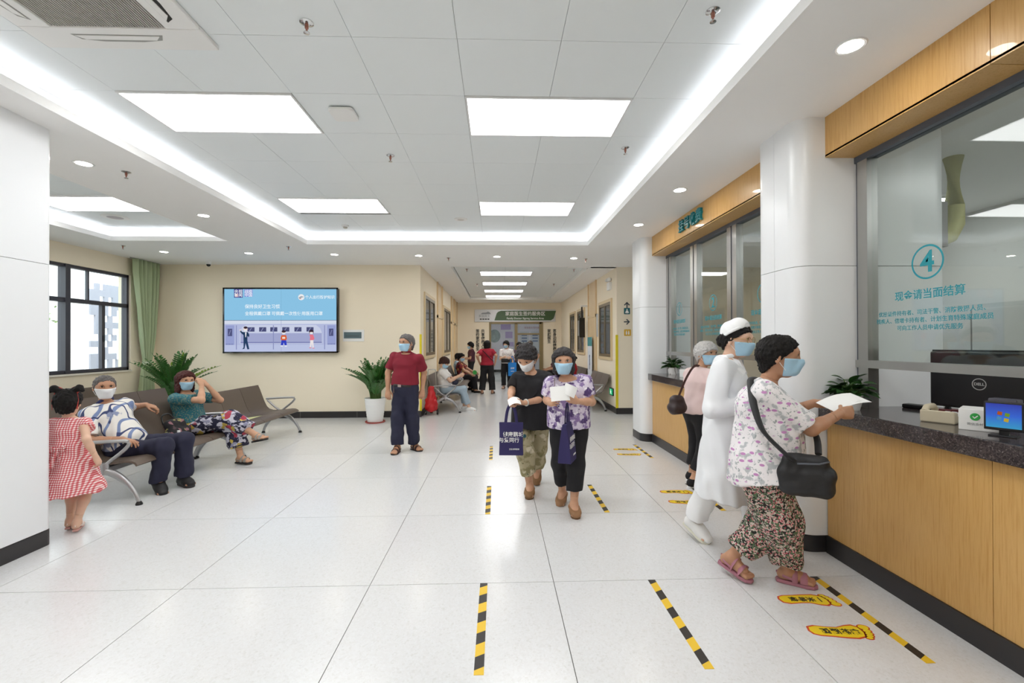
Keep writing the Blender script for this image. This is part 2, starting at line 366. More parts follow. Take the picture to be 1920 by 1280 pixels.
def cor_door(n, side, y0, y1, z1=2.36):
    s = 1 if side < 0 else -1; X = XL if side < 0 else XR; root = struct(empty('door_%d' % n, (X, (y0+y1)/2, 0))); hw = (y1-y0)/2
    def bx(m, d0, d1, a, b_, p, q): m.box(min(s*d0, s*d1), max(s*d0, s*d1), a, b_, p, q); return m
    m = MB()
    for q in ((-hw, -hw+.07, 0, z1), (hw-.07, hw, 0, z1), (-hw, hw, z1-.07, z1)): bx(m, 0, .04, *q)
    m.build('door_frame', M_door, root)
    bx(MB(), .0, .018, -hw+.07, hw-.07, .01, z1-.07).build('door_leaf', M_door, root)
    h = MB(); bx(h, .018, .06, hw-.16, hw-.14, 1.0, 1.02); bx(h, .05, .065, hw-.27, hw-.14, .995, 1.025); h.build('door_handle', M_steel, root)
    for k in (-.28, -.14, 0, .14, .28):
        bx(MB(), 0, .016, k-.068, k+.068, z1+.004, ZS-.002).build('over_panel', M_door, root)
    m = MB()
    for k in (-hw+.0, hw-.03): bx(m, 0, .045, k, k+.03, z1, ZS)
    m.build('jamb', M_door, root)
cor_door(1, -1, 12.5, 13.6); cor_door(2, -1, 16.25, 17.3); cor_door(3, -1, 17.6, 18.6); cor_door(4, 1, 12.05, 13.1)

# ------------------------------------------------------------------ glazed door at the corridor's end and the room beyond it
dr = struct(empty('door_5', ((DX0+DX1)/2, YE, 0)))
m = MB(); W2 = (DX1-DX0)/2
for q in ((-W2-.06, -W2+.02, 0, DZ+.04), (W2-.09, W2+.06, 0, DZ+.04), (-W2, W2, DZ-.04, DZ+.05), (-.06, .06, 0, DZ), (.06, W2-.09, 1.94, 2.01)): m.box(q[0], q[1], -.04, .1, q[2], q[3])
m.build('door_frame', mat('olive_frame', '8d7c56', .4), dr)
MB().box(-W2, -.06, .02, .03, 0, DZ).build('pane', M_glass, dr); MB().box(.06, W2-.09, .02, .03, 0, 1.94).build('pane', M_glass, dr); MB().box(.06, W2-.09, .02, .03, 2.01, DZ-.04).build('pane', M_glass, dr)
MB().box(-.1, -.075, -.09, -.05, .95, 1.5).build('door_handle', M_steel, dr)

# ------------------------------------------------------------------ service counters, headers and glazing on the right
XF = 2.47
def panels(name, root, edges, z0, z1, x0, x1, mt):
    for a, b_ in zip(edges[:-1], edges[1:]): MB().box(x0, x1, a+.002, b_-.002, z0, z1).build(name, mt, root)
hd = struct(empty('trim_1')); panels('header_panel', hd, [-1.3, .9, 2.2, 3.455], 2.972, ZS, 2.478, 2.5, M_wood); panels('header_underside', hd, [-1.3, .9, 2.2, 3.455], 2.965, 2.985, 2.478, 2.72, M_wood)
hd = struct(empty('trim_2')); panels('header_panel', hd, [3.9, 5.2, 6.27, 7.315], 2.972, ZS, 2.478, 2.5, M_wood); panels('header_underside', hd, [3.9, 5.2, 6.27, 7.315], 2.965, 2.985, 2.478, 2.72, M_wood)
M_teal = mat('teal_letters', '11808a', .4)
for ch, y in zip('挂号收费', (5.99, 5.815, 5.64, 5.465)):
    text('header_letter', ch, .168, M_teal, hd, frame_M((2.462, y, 3.122), (0, -1, 0), (0, 0, 1)), depth=.03, bold=.018)
def glazing(n, ys, posts, letters):
    g = struct(empty('window_%d' % n)); y0, y1 = ys
    MB().box(2.70, 2.79, y0, y1, 1.385, 1.44).build('bottom_rail', M_steel, g); MB().box(2.70, 2.79, y0, y1, 2.92, 2.97).build('top_rail', M_seal, g)
    for p in posts:
        for d in (-.105, .015): MB().box(2.705, 2.785, p+d, p+d+.09, 1.09, 2.965).build('post', M_steel, g)
        MB().box(2.715, 2.775, p-.015, p+.015, 1.09, 2.965).build('post_seal', M_seal, g)
    ed = sorted(posts)
    for a, b_ in zip(ed[:-1], ed[1:]): MB().box(2.738, 2.748, a+.1, b_-.1, 1.44, 2.92).build('pane', M_glass, g)
    return g
g7 = glazing(7, (3.96, 7.2), (4.02, 5.17, 6.19, 7.1), None); g8 = glazing(8, (-1.3, 3.45), (-1.0, .9, 3.345), None)
M_vinyl = mat('teal_vinyl', '1692a0', .4)
def win_print(g, num, yc, zc, sc=1.0):
    Mx = lambda y, z: frame_M((2.7365, y, z), (0, -1, 0), (0, 0, 1))
    ring = MB(); n = 48
    vs = [(2.7365, yc-r*math.cos(2*math.pi*k/n), zc+r*math.sin(2*math.pi*k/n)) for r in (.098*sc, .11*sc) for k in range(n)]
    ring.add(vs, [(k, (k+1) % n, n+(k+1) % n, n+k) for k in range(n)]); ring.build('number_ring', M_vinyl, g)
    text('window_number', num, .19*sc, M_vinyl, g, Mx(yc, zc-.005), depth=.001, bold=.02)
    text('notice_line', '现金请当面结算', .068*sc, M_vinyl, g, Mx(yc, zc-.205*sc), depth=.001, bold=.013)
    for k, s in enumerate(('优抚证件持有者、司法干警、消防救援人员、', '残疾人、倍增卡持有者、计划生育特殊家庭成员', '可向工作人员申请优先服务')):
        text('notice_line', s, .037*sc, M_vinyl, g, Mx(yc, zc-(.318+.05*k)*sc), depth=.001, bold=.009)
win_print(g8, '4', 2.81, 2.083); win_print(g7, '1', 6.76, 2.083, .92); win_print(g7, '2', 5.69, 2.083, .95); win_print(g7, '3', 4.6, 2.083, .95)
def counter(label, wlabel, y0, y1, seams):
    c = thing('service_counter', label, 'counter', (XF, (y0+y1)/2, 0)); o = (-XF, -(y0+y1)/2, 0)
    ed = [y0]+seams+[y1]
    for a, b_ in zip(ed[:-1], ed[1:]): MB().box(XF, XF+.02, a+.0015, b_-.0015, .13, .99).build('front_panel', M_wood, c, o)
    MB().box(XF+.02, XF+.06, y0, y1, .0, .99).build('carcass', M_grout, c, o)
    MB().box(XF-.012, XF+.02, y0, y1, 0, .128).build('plinth', M_base, c, o)
    MB().box(XF+.06, 3.2, y0, y0+.02, 0, .99).build('end_panel', M_clad, c, o)
    t = MB().box(2.4, 3.3, y0, y1, .99, 1.09).build('counter_worktop', M_granite, None, bevel=.006)
    tag(t, wlabel, 'worktop')
counter('oak-fronted service counter under the window marked 4', 'dark granite worktop the woman in floral trousers leans on', -1.3, 3.34, [-.1, 1.0, 2.2])
counter('oak-fronted service counter beside the old woman in pink', 'dark granite worktop with a marbled plant pot at its far end', 3.96, 7.19, [5.0, 6.06])
# ------------------------------------------------------------------ ceiling lamps and fittings
M_panel = emat('panel_light', 'ffffff', E_PANEL); M_down = emat('downlight_lens', 'fff8ec', E_DOWN); M_rim = mat('lamp_rim', 'e8e8e8', .4)
pl_rim = MB()
for q in ((-.65, .65, -.322, -.307), (-.65, .65, .307, .322), (-.65, -.635, -.307, .307), (.635, .65, -.307, .307)): pl_rim.box(*q, -.012, .02)
pl_rim = pl_rim.mesh('rim', M_rim); pl_dif = MB().box(-.635, .635, -.307, .307, -.006, .015).mesh('diffuser', M_panel)
def panel_light(x, y, z, label, group=None):
    t = thing('ceiling_panel_light', label, 'ceiling light', (x, y, z), 0, group); obj('rim', pl_rim, t); obj('diffuser', pl_dif, t)
xr, xl = OX+SX, OX-3*SX
for x, y, lb in ((xr, OY+.325, 'large bright ceiling panel light nearest the service counter'), (xl, OY+.325, 'large bright ceiling panel light just beyond the air conditioner'),
                 (xr, OY+4*SY+.3, 'smaller-looking ceiling panel light in the second row, counter side'), (xl, OY+4*SY+.22, 'smaller-looking ceiling panel light in the second row, seating side')):
    panel_light(x, y, ZC, lb)
for x in (xr, xl):
    for j, jn in ((-4, 'directly above'), (-8, 'well behind')): panel_light(x, OY+j*SY+.325, ZC, 'added unseen ceiling panel light %s the photographer, %s side' % (jn, 'counter' if x > 0 else 'seating'))  # unseen rows carried on behind the camera, added to light the hall
panel_light(-5.37, 6.26, ZC-.012, 'ceiling panel light over the rows of waiting seats'); panel_light(-5.37, 2.3, ZC-.012, 'ceiling panel light over the seats hidden by the white pillar')
for k, (y, lb) in enumerate(((11.47, 'nearest and widest of the four corridor ceiling lights'), (13.4, 'second of the four corridor ceiling lights'), (15.3, 'third of the four corridor ceiling lights'), (16.95, 'farthest of the four corridor ceiling lights'))):
    panel_light(.225, y, ZK-.014, lb)
panel_light(.8, 21.5, 3.188, 'ceiling light in the room behind the glazed corridor door')
for y, yn in ((0, 'nearest the camera'), (2.2, 'behind window 4'), (5.4, 'behind windows 1 and 2')): panel_light(4.7, y, ZS-.022, 'added unseen ceiling light inside the glazed office, %s' % yn)  # panels added to lift the dim office interior, no known lamps
dl_ring = MB().lathe([(.062, .01), (.062, -.004), (.075, -.006), (.082, 0), (.082, .01)], 28).mesh('trim_ring', M_rim, 40); dl_lens = MB().lathe([(.0, -.002), (.062, -.002), (.062, .008), (0, .008)], 28, cap=False).mesh('lens', M_down)
DL = [(2.03, 2.54, 'round downlight in the soffit nearest the camera above window 4'), (2.03, 4.985, 'round downlight in the soffit beside the clad pillar'), (2.03, 6.46, 'round downlight in the soffit in front of the teal header letters'),
      (1.53, 9.03, 'round downlight at the corridor mouth, counter side'), (0, 8.89, 'round downlight in the middle of the corridor mouth'), (-1.505, 8.81, 'round downlight at the corridor mouth beside the screen wall'),
      (-3.08, 8.73, 'round downlight above the right edge of the video screen'), (-4.62, 8.63, 'round downlight in front of the left half of the video screen'), (-6.09, 8.53, 'round downlight nearest the green curtain'),
      (-3.86, 6.12, 'round downlight in the strip between the ceiling trays, farther one'), (-3.87, 4.39, 'round downlight in the strip between the ceiling trays, nearer one beside the white pillar')]
for x, y, lb in DL:
    t = thing('downlight', lb, 'downlight', (x, y, ZS), 0, 'round recessed downlights'); obj('trim_ring', dl_ring, t); obj('lens', dl_lens, t)
sp1 = MB().lathe([(.04, 0), (.04, -.004), (.025, -.012), (.012, -.014)], 20).mesh('escutcheon', M_chrome, 40); sp2 = MB().lathe([(.011, -.01), (.011, -.035), (.006, -.04), (.006, -.06)], 12).mesh('sprinkler_body', mat('sprinkler_red', 'a06a5c', .3, metal=.5), 40)
sp3 = MB().lathe([(.0, -.062), (.018, -.06), (.018, -.064), (0, -.066)], 14, cap=False).mesh('deflector', M_chrome)
for x, y, z, lb in ((-1.12, 2.72, ZC, 'sprinkler head in the ceiling right of the air conditioner'), (1.24, 2.56, ZC, 'sprinkler head at the top of the picture near the counter cove'), (-1.07, 4.62, ZC, 'sprinkler head just behind the left large panel light'), (1.25, 4.38, ZC, 'sprinkler head beside the right large panel light'),
                    (-3.64, 4.59, ZS, 'sprinkler head in the strip beside the white pillar'), (-6.4, 8.0, ZS, 'sprinkler head in front of the window wall'), (-3.62, 8.03, ZS, 'sprinkler head at the corner of the main ceiling tray'), (-.955, 9.02, ZS, 'sprinkler head left at the corridor mouth'), (1.78, 9.08, ZS, 'sprinkler head right at the corridor mouth'),
                    (-.72, 10.9, ZK, 'sprinkler head on the left in the corridor tray'), (1.85, 10.9, ZK, 'sprinkler head on the right in the corridor tray'), (-.6, 13.6, ZK, 'second sprinkler head on the left in the corridor tray'), (1.7, 13.6, ZK, 'second sprinkler head on the right in the corridor tray')):
    t = thing('sprinkler', lb, 'sprinkler', (x, y, z), 0, 'fire sprinklers'); obj('escutcheon', sp1, t); obj('sprinkler_body', sp2, t); obj('deflector', sp3, t)
def rbox_poly(w, h, r, n=5):
    return [(sx*(w-r)+r*math.cos(R(a0+90*k/n)), sy*(h-r)+r*math.sin(R(a0+90*k/n))) for sx, sy, a0 in ((1, 1, 0), (-1, 1, 90), (-1, -1, 180), (1, -1, 270)) for k in range(n+1)]
t = thing('wifi_access_point', 'white rounded square wireless access point on the ceiling tiles', 'access point', (-1.25, 3.76, ZC)); MB().prism(rbox_poly(.1, .1, .035), -.035, -.008).build('cover', M_plast, t, smooth=40, bevel=.006); MB().prism(rbox_poly(.085, .085, .03), -.008, 0).build('mount', M_seal, t)
t = thing('smoke_detector', 'white round smoke detector near the far edge of the ceiling tray', 'smoke detector', (-2.42, 7.35, ZC)); MB().lathe([(.055, 0), (.055, -.02), (.04, -.03)], 20).build('base', M_plast, t, smooth=40); MB().lathe([(.03, -.03), (.034, -.045), (.02, -.055)], 16).build('sensor', mat('pale_grey', 'c9c5bc', .5), t, smooth=40)
t = thing('ceiling_speaker', 'flush round ceiling speaker before the second panel light', 'speaker', (-.55, 6.96, ZC)); MB().lathe([(.1, 0), (.1, -.006), (.085, -.01)], 28).build('bezel', M_plast, t, smooth=40); MB().lathe([(.08, -.009), (.0, -.012)], 24, cap=False).build('grille', mat('pale_grey2', 'd6d2cc', .6), t)
t = thing('ceiling_speaker', 'large grey round speaker in the tray above the seats', 'speaker', (-5.67, 6.95, ZC)); MB().lathe([(.17, 0), (.17, -.006), (.155, -.01)], 28).build('bezel', M_plast, t, smooth=40); MB().lathe([(.15, -.009), (.0, -.012)], 24, cap=False).build('grille', mat('mauve_grey', 'bfb9bd', .6), t)
t = thing('dome_camera', 'white dome security camera on the ceiling by the screen', 'camera', (-5.93, 9.56, ZS)); MB().lathe([(.055, 0), (.055, -.04), (.05, -.05)], 20).build('housing', M_plast, t, smooth=40); MB().lathe([(.04, -.045), (.036, -.075), (.018, -.092), (0, -.096)], 16, cap=False).build('lens_dome', M_gloss, t, smooth=60)
# cassette air conditioner
ac = thing('air_conditioner', 'white ceiling cassette air conditioner with a slatted intake grille', 'air conditioner', (-2.29, 2.43, ZC)); h = .525
m = MB()
for q in ((-h, h, .33, h), (-h, h, -h, -.33), (-h, -.33, -.33, .33), (.33, h, -.33, .33)): m.box(*q, -.03, .0)
m.build('face_panel', M_plast, ac, bevel=.008); MB().box(-.33, .33, -.33, .33, -.006, 0).build('intake_back', mat('intake_grey', '8b8784', .8), ac)
m = MB()
for k in range(44): m.box(-.325+k*.0148, -.325+k*.0148+.007, -.325, .325, -.024, -.012)
m.box(-.33, .33, -.006, .006, -.027, -.01)
m.build('intake_grille', mat('grille_white', 'b9b4b1', .5), ac)
for k in range(4):
    a = k*math.pi/2; o = MB().prism([(-.27, .385), (.27, .385), (.24, .43), (.12, .447), (-.12, .447), (-.24, .43)], -.0315, -.029).build('outlet_slot', mat('slot_dark', '4a4a44' if k == 3 else '9c9c98', .6) if k != 3 else mat('slot_open', '24241f', .6), ac, rz=a)
    f = MB().prism([(-.25, .39), (.25, .39), (.21, .425), (-.21, .425)], -.036, -.032).build('louvre', M_plast, ac, rz=a)

# ------------------------------------------------------------------ video wall
vw = thing('video_wall', 'large four-panel video screen showing blue train cartoon and advice', 'screen', (-4.555, YB, 1.402)); VWW, VWH = 2.36, 1.35
MB().box(-VWW/2, VWW/2, -.12, -.005, 0, VWH).build('housing', mat('screen_side', '3a3634', .45), vw)
m = MB()
for q in ((-VWW/2-.014, VWW/2+.014, -.014, .018), (-VWW/2-.014, VWW/2+.014, VWH-.018, VWH+.014), (-VWW/2-.014, -VWW/2+.018, 0, VWH), (VWW/2-.018, VWW/2+.014, 0, VWH)): m.box(q[0], q[1], -.135, -.12, q[2], q[3])
m.build('bezel', M_gloss, vw)
m = MB(); m.box(.1, .3, -.1, -.03, VWH, VWH+.015); m.build('top_sensor', M_black, vw)
iw, ih = VWW-.036, VWH-.036
def su(x): return -iw/2+(x-135)/1355*iw
def sv(y): return .018+(885-y)/735*ih
for i in (0, 1):
    for j in (0, 1):
        a, b_ = (-iw/2 if i == 0 else su(819), su(816) if i == 0 else iw/2); c, d = (.018, sv(519)) if j == 0 else (sv(515), .018+ih)
        MB().box(a, b_, -.128, -.12, c, d).build('display_panel', emat('screen_sky', '92cdf0', .58) if j else emat('screen_lilac', 'bcc4e8', .58), vw)
_lay = [0]
def sp(polys, col, st=.58, name='screen_graphic'):
    """flat picture on the display: polygons in the picture's own pixel units"""
    _lay[0] += 1; y = -.1285-.00012*_lay[0]; m = MB()
    for p in polys: m.add([(su(x), y, sv(v)) for x, v in p], [tuple(range(len(p)))])
    return m.build(name, emat('scr_'+col, col, st), vw)
def rc(x0, y0, x1, y1): return [(x0, y0), (x1, y0), (x1, y1), (x0, y1)]
def el(cx, cy, rx, ry=None, n=18): ry = ry or rx; return [(cx+rx*math.cos(2*math.pi*k/n), cy+ry*math.sin(2*math.pi*k/n)) for k in range(n)]
sp([rc(137, 521, 815, 560), rc(821, 521, 1488, 560)], 'dfe6f6'); sp([rc(137, 806, 815, 883), rc(821, 806, 1488, 883)], 'c4cdee')
sp([[(320, 790), (320, 680), (345, 600), (400, 572), (815, 572), (815, 790)], [(821, 572), (1240, 572), (1290, 610), (1318, 680), (1318, 790), (821, 790)]], 'd3daf2')
sp([rc(330, 668, 815, 770), rc(821, 668, 1312, 770)], 'aab0d8'); sp([rc(330, 770, 815, 786), rc(821, 770, 1312, 786)], '8a90c0')
sp([rc(148, 575, 255, 805), rc(1378, 575, 1480, 805)], '9fa9da'); sp([rc(175, 615, 230, 702), rc(1398, 615, 1452, 702)], '565a86')
sp([rc(x, 598, x+86, 650) for x in (412, 553, 687, 832, 979, 1125)], '50547e'); sp([[(x+20, 645), (x+45, 605), (x+55, 605), (x+30, 645)] for x in (412, 553, 687, 832, 979, 1125)], '9aa0c8')
sp([[(185, 690), (208, 630), (216, 630), (193, 690)], [(1408, 690), (1431, 630), (1439, 630), (1416, 690)]], '8d92bd')
sp([rc(x-5, 575, x+5, 860) for x in (280, 725, 1345)], '8f96c4'); sp([rc(x, 790, x+9, 802) for x in list(range(155, 250, 19))+list(range(1385, 1475, 19))], '6f76a8')
# figures on the display
sp([[(362, 655), (420, 655), (436, 690), (430, 715), (412, 700), (412, 750), (365, 750), (365, 690), (330, 660), (322, 635), (334, 630), (345, 650)]], '28405f')
sp([[(366, 748), (410, 748), (435, 855), (412, 858), (390, 785), (378, 850), (350, 856), (366, 835)]], '2b4468'); sp([[(384, 658), (402, 658), (396, 715), (388, 715)]], 'f4f4fa')
sp([el(389, 622, 25, 30), el(326, 632, 9), el(850, 660, 24, 22), el(1185, 655, 25, 26), el(1180, 720, 8)], 'f7e3dc'); sp([el(390, 602, 24, 14), el(850, 648, 26, 14), [(1160, 680), (1157, 640), (1185, 626), (1212, 640), (1210, 680), (1202, 655), (1168, 655)]], '3a2c38')
sp([rc(374, 628, 405, 648), rc(836, 664, 865, 682), rc(1170, 662, 1200, 680)], 'eaf4fb')
sp([[(822, 692), (880, 692), (888, 735), (878, 752), (824, 752), (812, 735)]], 'e2622e'); sp([rc(832, 712, 868, 735)], 'fbe6da'); sp([[(822, 752), (880, 752), (888, 810), (862, 812), (850, 775), (842, 812), (814, 810)]], '3646c8')
sp([[(1160, 685), (1205, 685), (1224, 735), (1206, 752), (1165, 752), (1170, 715)]], 'ee7f92'); sp([[(1172, 752), (1208, 752), (1214, 840), (1198, 842), (1192, 790), (1182, 838), (1166, 836)]], 'f6eef0')
sp([rc(814, 812, 840, 826), rc(862, 812, 890, 826)], 'f2f4ff'); sp([rc(1160, 836, 1184, 846), rc(1196, 842, 1224, 850)], 'e88a9a')
sp([rc(252, 151, 357, 250)], '3b2b8e'); sp([rc(377, 151, 475, 240)], '8f9ae2'); sp([rc(266, 206, 300, 242)], 'e2a0a0'); sp([el(1063, 245, 38, 36)], 'f6f8fb'); sp([[(1030, 250), (1060, 232), (1098, 240), (1075, 248), (1040, 262)]], 'a8b0b8'); sp([rc(1042, 258, 1062, 264)], 'd05a50')
def st(s, x, y, hpx, align='LEFT', b=.008):
    return text('screen_lettering', s, hpx/735*ih*1.08, emat('scr_text', 'f4fbff', .64), vw, frame_M((su(x), -.1335, sv(y)), (1, 0, 0), (0, 0, 1)), depth=.0004, align=align, bold=b)
st('央视', 305, 181, 44, 'CENTER'); st('新闻', 305, 224, 44, 'CENTER'); st('战疫', 426, 181, 42, 'CENTER'); st('中国', 426, 222, 42, 'CENTER')
st('个人出行防护知识', 1110, 247, 40); st('保持良好卫生习惯', 382, 358, 47); st('全程佩戴口罩', 382, 440, 46); st('可佩戴一次性使用医用口罩', 703, 440, 46)
db = thing('wall_switch_box', 'white flush distribution box with smoked cover beside the screen', 'electrical box', (-3.075, YB, 1.755)); MB().box(-.225, .225, -.012, 0, -.125, .125).build('frame', M_plast, db, bevel=.004); MB().box(-.2, .17, -.02, -.012, -.06, .075).build('cover', mat('smoked_cover', '5b7076', .25), db); MB().box(-.16, .12, -.022, -.02, -.02, .0).build('breaker_row', mat('breaker', '3f5056', .4), db)

# ------------------------------------------------------------------ signs in the corridor
sg = thing('overhead_sign', 'green and silver sign over the glazed door naming the service area', 'sign', (.745, YE, 2.735)); MB().box(-1.675, 1.675, -.06, 0, -.255, .255).build('board', mat('sign_silver', 'd2d3d4', .35, metal=.2), sg, bevel=.005)
gp = [(-.86, -.2), (1.48, -.2), (1.6, -.12), (1.7, .2), (-.58, .2), (-.7, .16), (-.76, .1)]
MB().prism(gp, 0, .006, frame_M((0, -.06, 0), (1, 0, 0), (0, 0, 1))).build('green_field', mat('sign_green', '47633f', .45), sg)
W_ = mat('white_letters', 'f6f6f4', .5); Mz = lambda x, z: frame_M((x, -.068, z), (1, 0, 0), (0, 0, 1))
text('sign_lettering', '家庭医生签约服务区', .185, W_, sg, Mz(.42, .07), bold=.012); text('sign_lettering', 'Family Doctor Signing Service Area', .108, W_, sg, Mz(.42, -.115), bold=.012)
D_ = mat('dark_letters', '3c3d3a', .6)
text('sign_lettering', '家庭医生', .12, mat('grey_letters', '8f9296', .5), sg, Mz(-1.27, -.02)); m = MB()
for k in range(4): m.box(-1.46+k*.105, -1.46+k*.105+.08, -.064, -.06, -.17, -.12)
m.build('sign_marks', D_, sg); m = MB(); m.prism([(-1.42, .06), (-1.36, .12), (-1.2, .13), (-1.12, .17), (-1.04, .13), (-1.0, .06)], 0, .004, frame_M((0, -.06, 0), (1, 0, 0), (0, 0, 1))); m.build('sign_emblem', mat('grey_letters', '8f9296', .5), sg)
def wall_text(s, x, ztop, size, label):
    n = len(s); o = tag(empty('wall_lettering', (x, YE, ztop-n*size*.5)), label, 'lettering')
    for k, ch in enumerate(s): text('character', ch, size, D_, o, frame_M((0, -.006, (n/2-k-.5)*size), (1, 0, 0), (0, 0, 1)), depth=.012, bold=.02)
wall_text('签约家庭医生', -.81, 2.17, .15, 'dark vertical characters outermost on the left of the end wall'); wall_text('共享健康人生', -.59, 2.17, .15, 'dark vertical characters left of the glazed door, next to its frame')
wall_text('家庭医生', 2.16, 2.17, .15, 'short dark vertical column of four characters right of the glazed door'); wall_text('您身边的健康守门人', 2.39, 2.17, .15, 'long dark vertical column of characters nearest the right corridor wall')
def wall_sign(label, x, z, build):
    o = thing('wall_sign', label, 'sign', (x, 10.06, z)); build(o)
FY = frame_M((0, -.004, 0), (1, 0, 0), (0, 0, 1))
M_sgd = mat('sign_dark', '36414a', .5); M_sgt = mat('sign_teal', '17616b', .4); M_sgy = mat('sign_yellow', 'd9a92a', .4)
arrow = [(-.012, -.07), (.012, -.07), (.012, .02), (.05, -.018), (.066, -.002), (0, .066), (-.066, -.002), (-.05, -.018), (-.012, .02)]
wall_sign('dark arrow pointing up on the corner wall', 2.89, 2.43, lambda o: MB().prism(arrow, 0, .004, FY).build('arrow', M_sgd, o))
def pic(o):
    MB().prism(rbox_poly(.068, .07, .014), 0, .006, FY).build('plate', M_sgt, o); F2 = frame_M((0, -.0105, 0), (1, 0, 0), (0, 0, 1))
    m = MB(); m.prism(el(0, .035, .014), 0, .002, F2); m.prism([(-.02, .015), (.02, .015), (.045, -.045), (.022, -.045), (.018, -.02), (.014, -.05), (-.014, -.05), (-.018, -.02), (-.022, -.045), (-.045, -.045)], 0, .002, F2); m.build('pictogram', W_, o)
wall_sign('teal square sign with a white seated-person pictogram', 2.89, 2.29, pic)
wall_sign('dark arrow pointing right under the teal pictogram sign', 2.89, 2.05, lambda o: MB().prism([(y, -x) for x, y in arrow][::-1], 0, .004, FY).build('arrow', M_sgd, o))
def ysign(o):
    MB().prism(rbox_poly(.076, .072, .014), 0, .006, FY).build('plate', M_sgy, o); F2 = frame_M((0, -.0105, 0), (1, 0, 0), (0, 0, 1)); m = MB()
    for s in (-1, 1): m.prism(el(s*.026, .03, .012), 0, .002, F2); m.prism([(s*.026-.016, .014), (s*.026+.016, .014), (s*.026+.013, -.045), (s*.026-.013, -.045)], 0, .002, F2)
    m.build('pictogram', W_, o)
wall_sign('yellow square sign with two white figures for the toilets', 2.9, 1.81, ysign)
M_yel = mat('yellow_guard', 'e3cf1e', .5)
tag(MB().box(XL-.02, XL+.022, YB-.006, YB+.03, .13, 1.78).build('corner_guard', M_yel), 'yellow corner guard strip beside the man in dark red', 'corner guard'); tag(MB().box(XR-.022, XR+.03, 10.054, 10.09, .13, 1.76).build('corner_guard', M_yel), 'yellow corner guard strip below the toilet sign', 'corner guard')
t = thing('emergency_light', 'white twin-head emergency light high on the right corridor wall', 'emergency light', (XR, 10.6, 2.9)); MB().box(-.06, 0, -.13, .13, -.08, .1).build('case', M_plast, t, bevel=.008)
for s in (-1, 1): MB().lathe([(.0, .0), (.05, .01), (.055, .05), (.03, .08)], 16, (-.05, s*.08, .12)).build('lamp_head', M_plast, t, smooth=50)
t = thing('exit_sign', 'small green running-man exit sign low on the corridor wall', 'sign', (XR, 10.48, .455)); MB().box(-.025, 0, -.15, .15, -.085, .085).build('case', M_black, t); MB().box(-.028, -.025, -.135, .135, -.07, .07).build('lit_face', emat('exit_green', '1c9a62', .8), t)
m = MB(); F3 = frame_M((-.0285, 0, 0), (0, -1, 0), (0, 0, 1)); m.prism(el(-.03, .045, .014), 0, .001, F3); m.prism([(-.05, .02), (-.015, .028), (.02, .0), (.0, -.01), (.03, -.055), (.012, -.058), (-.02, -.02), (-.05, -.05), (-.062, -.04), (-.035, -.005), (-.045, .005), (-.062, -.01), (-.07, 0)], 0, .001, F3); m.build('pictogram', emat('exit_white', 'e8fff2', .9), t)
t = thing('hanging_monitor', 'black monitor hung out from the right corridor wall', 'monitor', (2.5, 13.35, 1.75)); MB().box(-.08, .08, -.03, .03, -.0, .58).build('panel', M_gloss, t, bevel=.005); MB().box(-.11, .08, .03, .1, .05, .5).build('back_cover', mat('grey_cover', 'b4b2ac', .5), t); MB().box(-.02, .02, -.0, .05, .58, .95).build('bracket', M_black, t); MB().box(-.03, .16, -.02, .05, .9, .95).build('wall_arm', M_plast, t)
t = thing('roll_up_banner', 'narrow white and teal standing banner before the corridor door', 'banner', (2.59, 12.68, 0), R(-90)); MB().box(-.3, .3, -.002, .002, .06, 1.75).build('print_sheet', mat('banner_white', 'dfe6ef', .5), t); MB().box(-.3, .3, -.004, -.002, 1.5, 1.75).build('banner_head', mat('banner_teal', '3f8f92', .5), t); MB().box(-.32, .32, -.05, .05, 0, .06).build('base', M_silver, t)
text('banner_lettering', '健康服务', .11, mat('banner_blue', '46608f', .5), t, frame_M((0, -.006, 1.05), (1, 0, 0), (0, 0, 1)), vert=True)
t = thing('room_sign', 'tall thin grey room sign on the right corridor wall', 'sign', (XR, 11.98, 1.75)); MB().box(-.02, 0, -.12, .12, 0, .6).build('plate', mat('sign_grey', 'b8bcc0', .4), t)
# posters in the far room
po = thing('wall_poster', 'white board with lilac squares behind the left door glass', 'poster', (.55, 25.19, 1.2)); MB().box(-1.0, .35, -.02, 0, -.4, 1.6).build('sheet', mat('poster_white', 'efeaf6', .6), po)
m = MB()
for x, z, w_, h_ in ((-.35, 1.15, .55, .3), (-.1, .68, .4, .36), (-.25, .22, .6, .25)): m.box(x, x+w_, -.026, -.02, z, z+h_)
m.build('lilac_block', mat('poster_lilac', 'c3aee0', .6), po); m = MB(); m.prism(el(-.7, .8, .33, .36, 28), .02, .026, frame_M((0, 0, 0), (1, 0, 0), (0, 0, 1))); m.build('round_picture', mat('poster_round', '9fb0b4', .6, var=.5, vscale=6), po)
po = thing('notice_board', 'notice board with blue headings behind the right door glass', 'notice board', (2.1, 25.19, 1.0)); MB().box(-.9, .9, -.02, 0, 0, 1.75).build('board', mat('poster_white', 'efeaf6', .6), po); m = MB()
for x in (-.85, -.25, .35): m.box(x, x+.5, -.024, -.02, .15, 1.25)
m.build('notice_sheet', mat('sheet_grey', 'd9dce6', .6), po); m = MB()
for x in (-.75, -.15, .45):
    for k in range(3): m.box(x, x+.3, -.028, -.024, 1.0-.16*k, 1.08-.16*k)
m.build('heading', mat('sheet_blue', '7284ac', .6), po); text('board_title', '家庭医生签约服务流程', .12, mat('red_letters', 'b5707c', .6), po, frame_M((0, -.024, 1.45), (1, 0, 0), (0, 0, 1)))

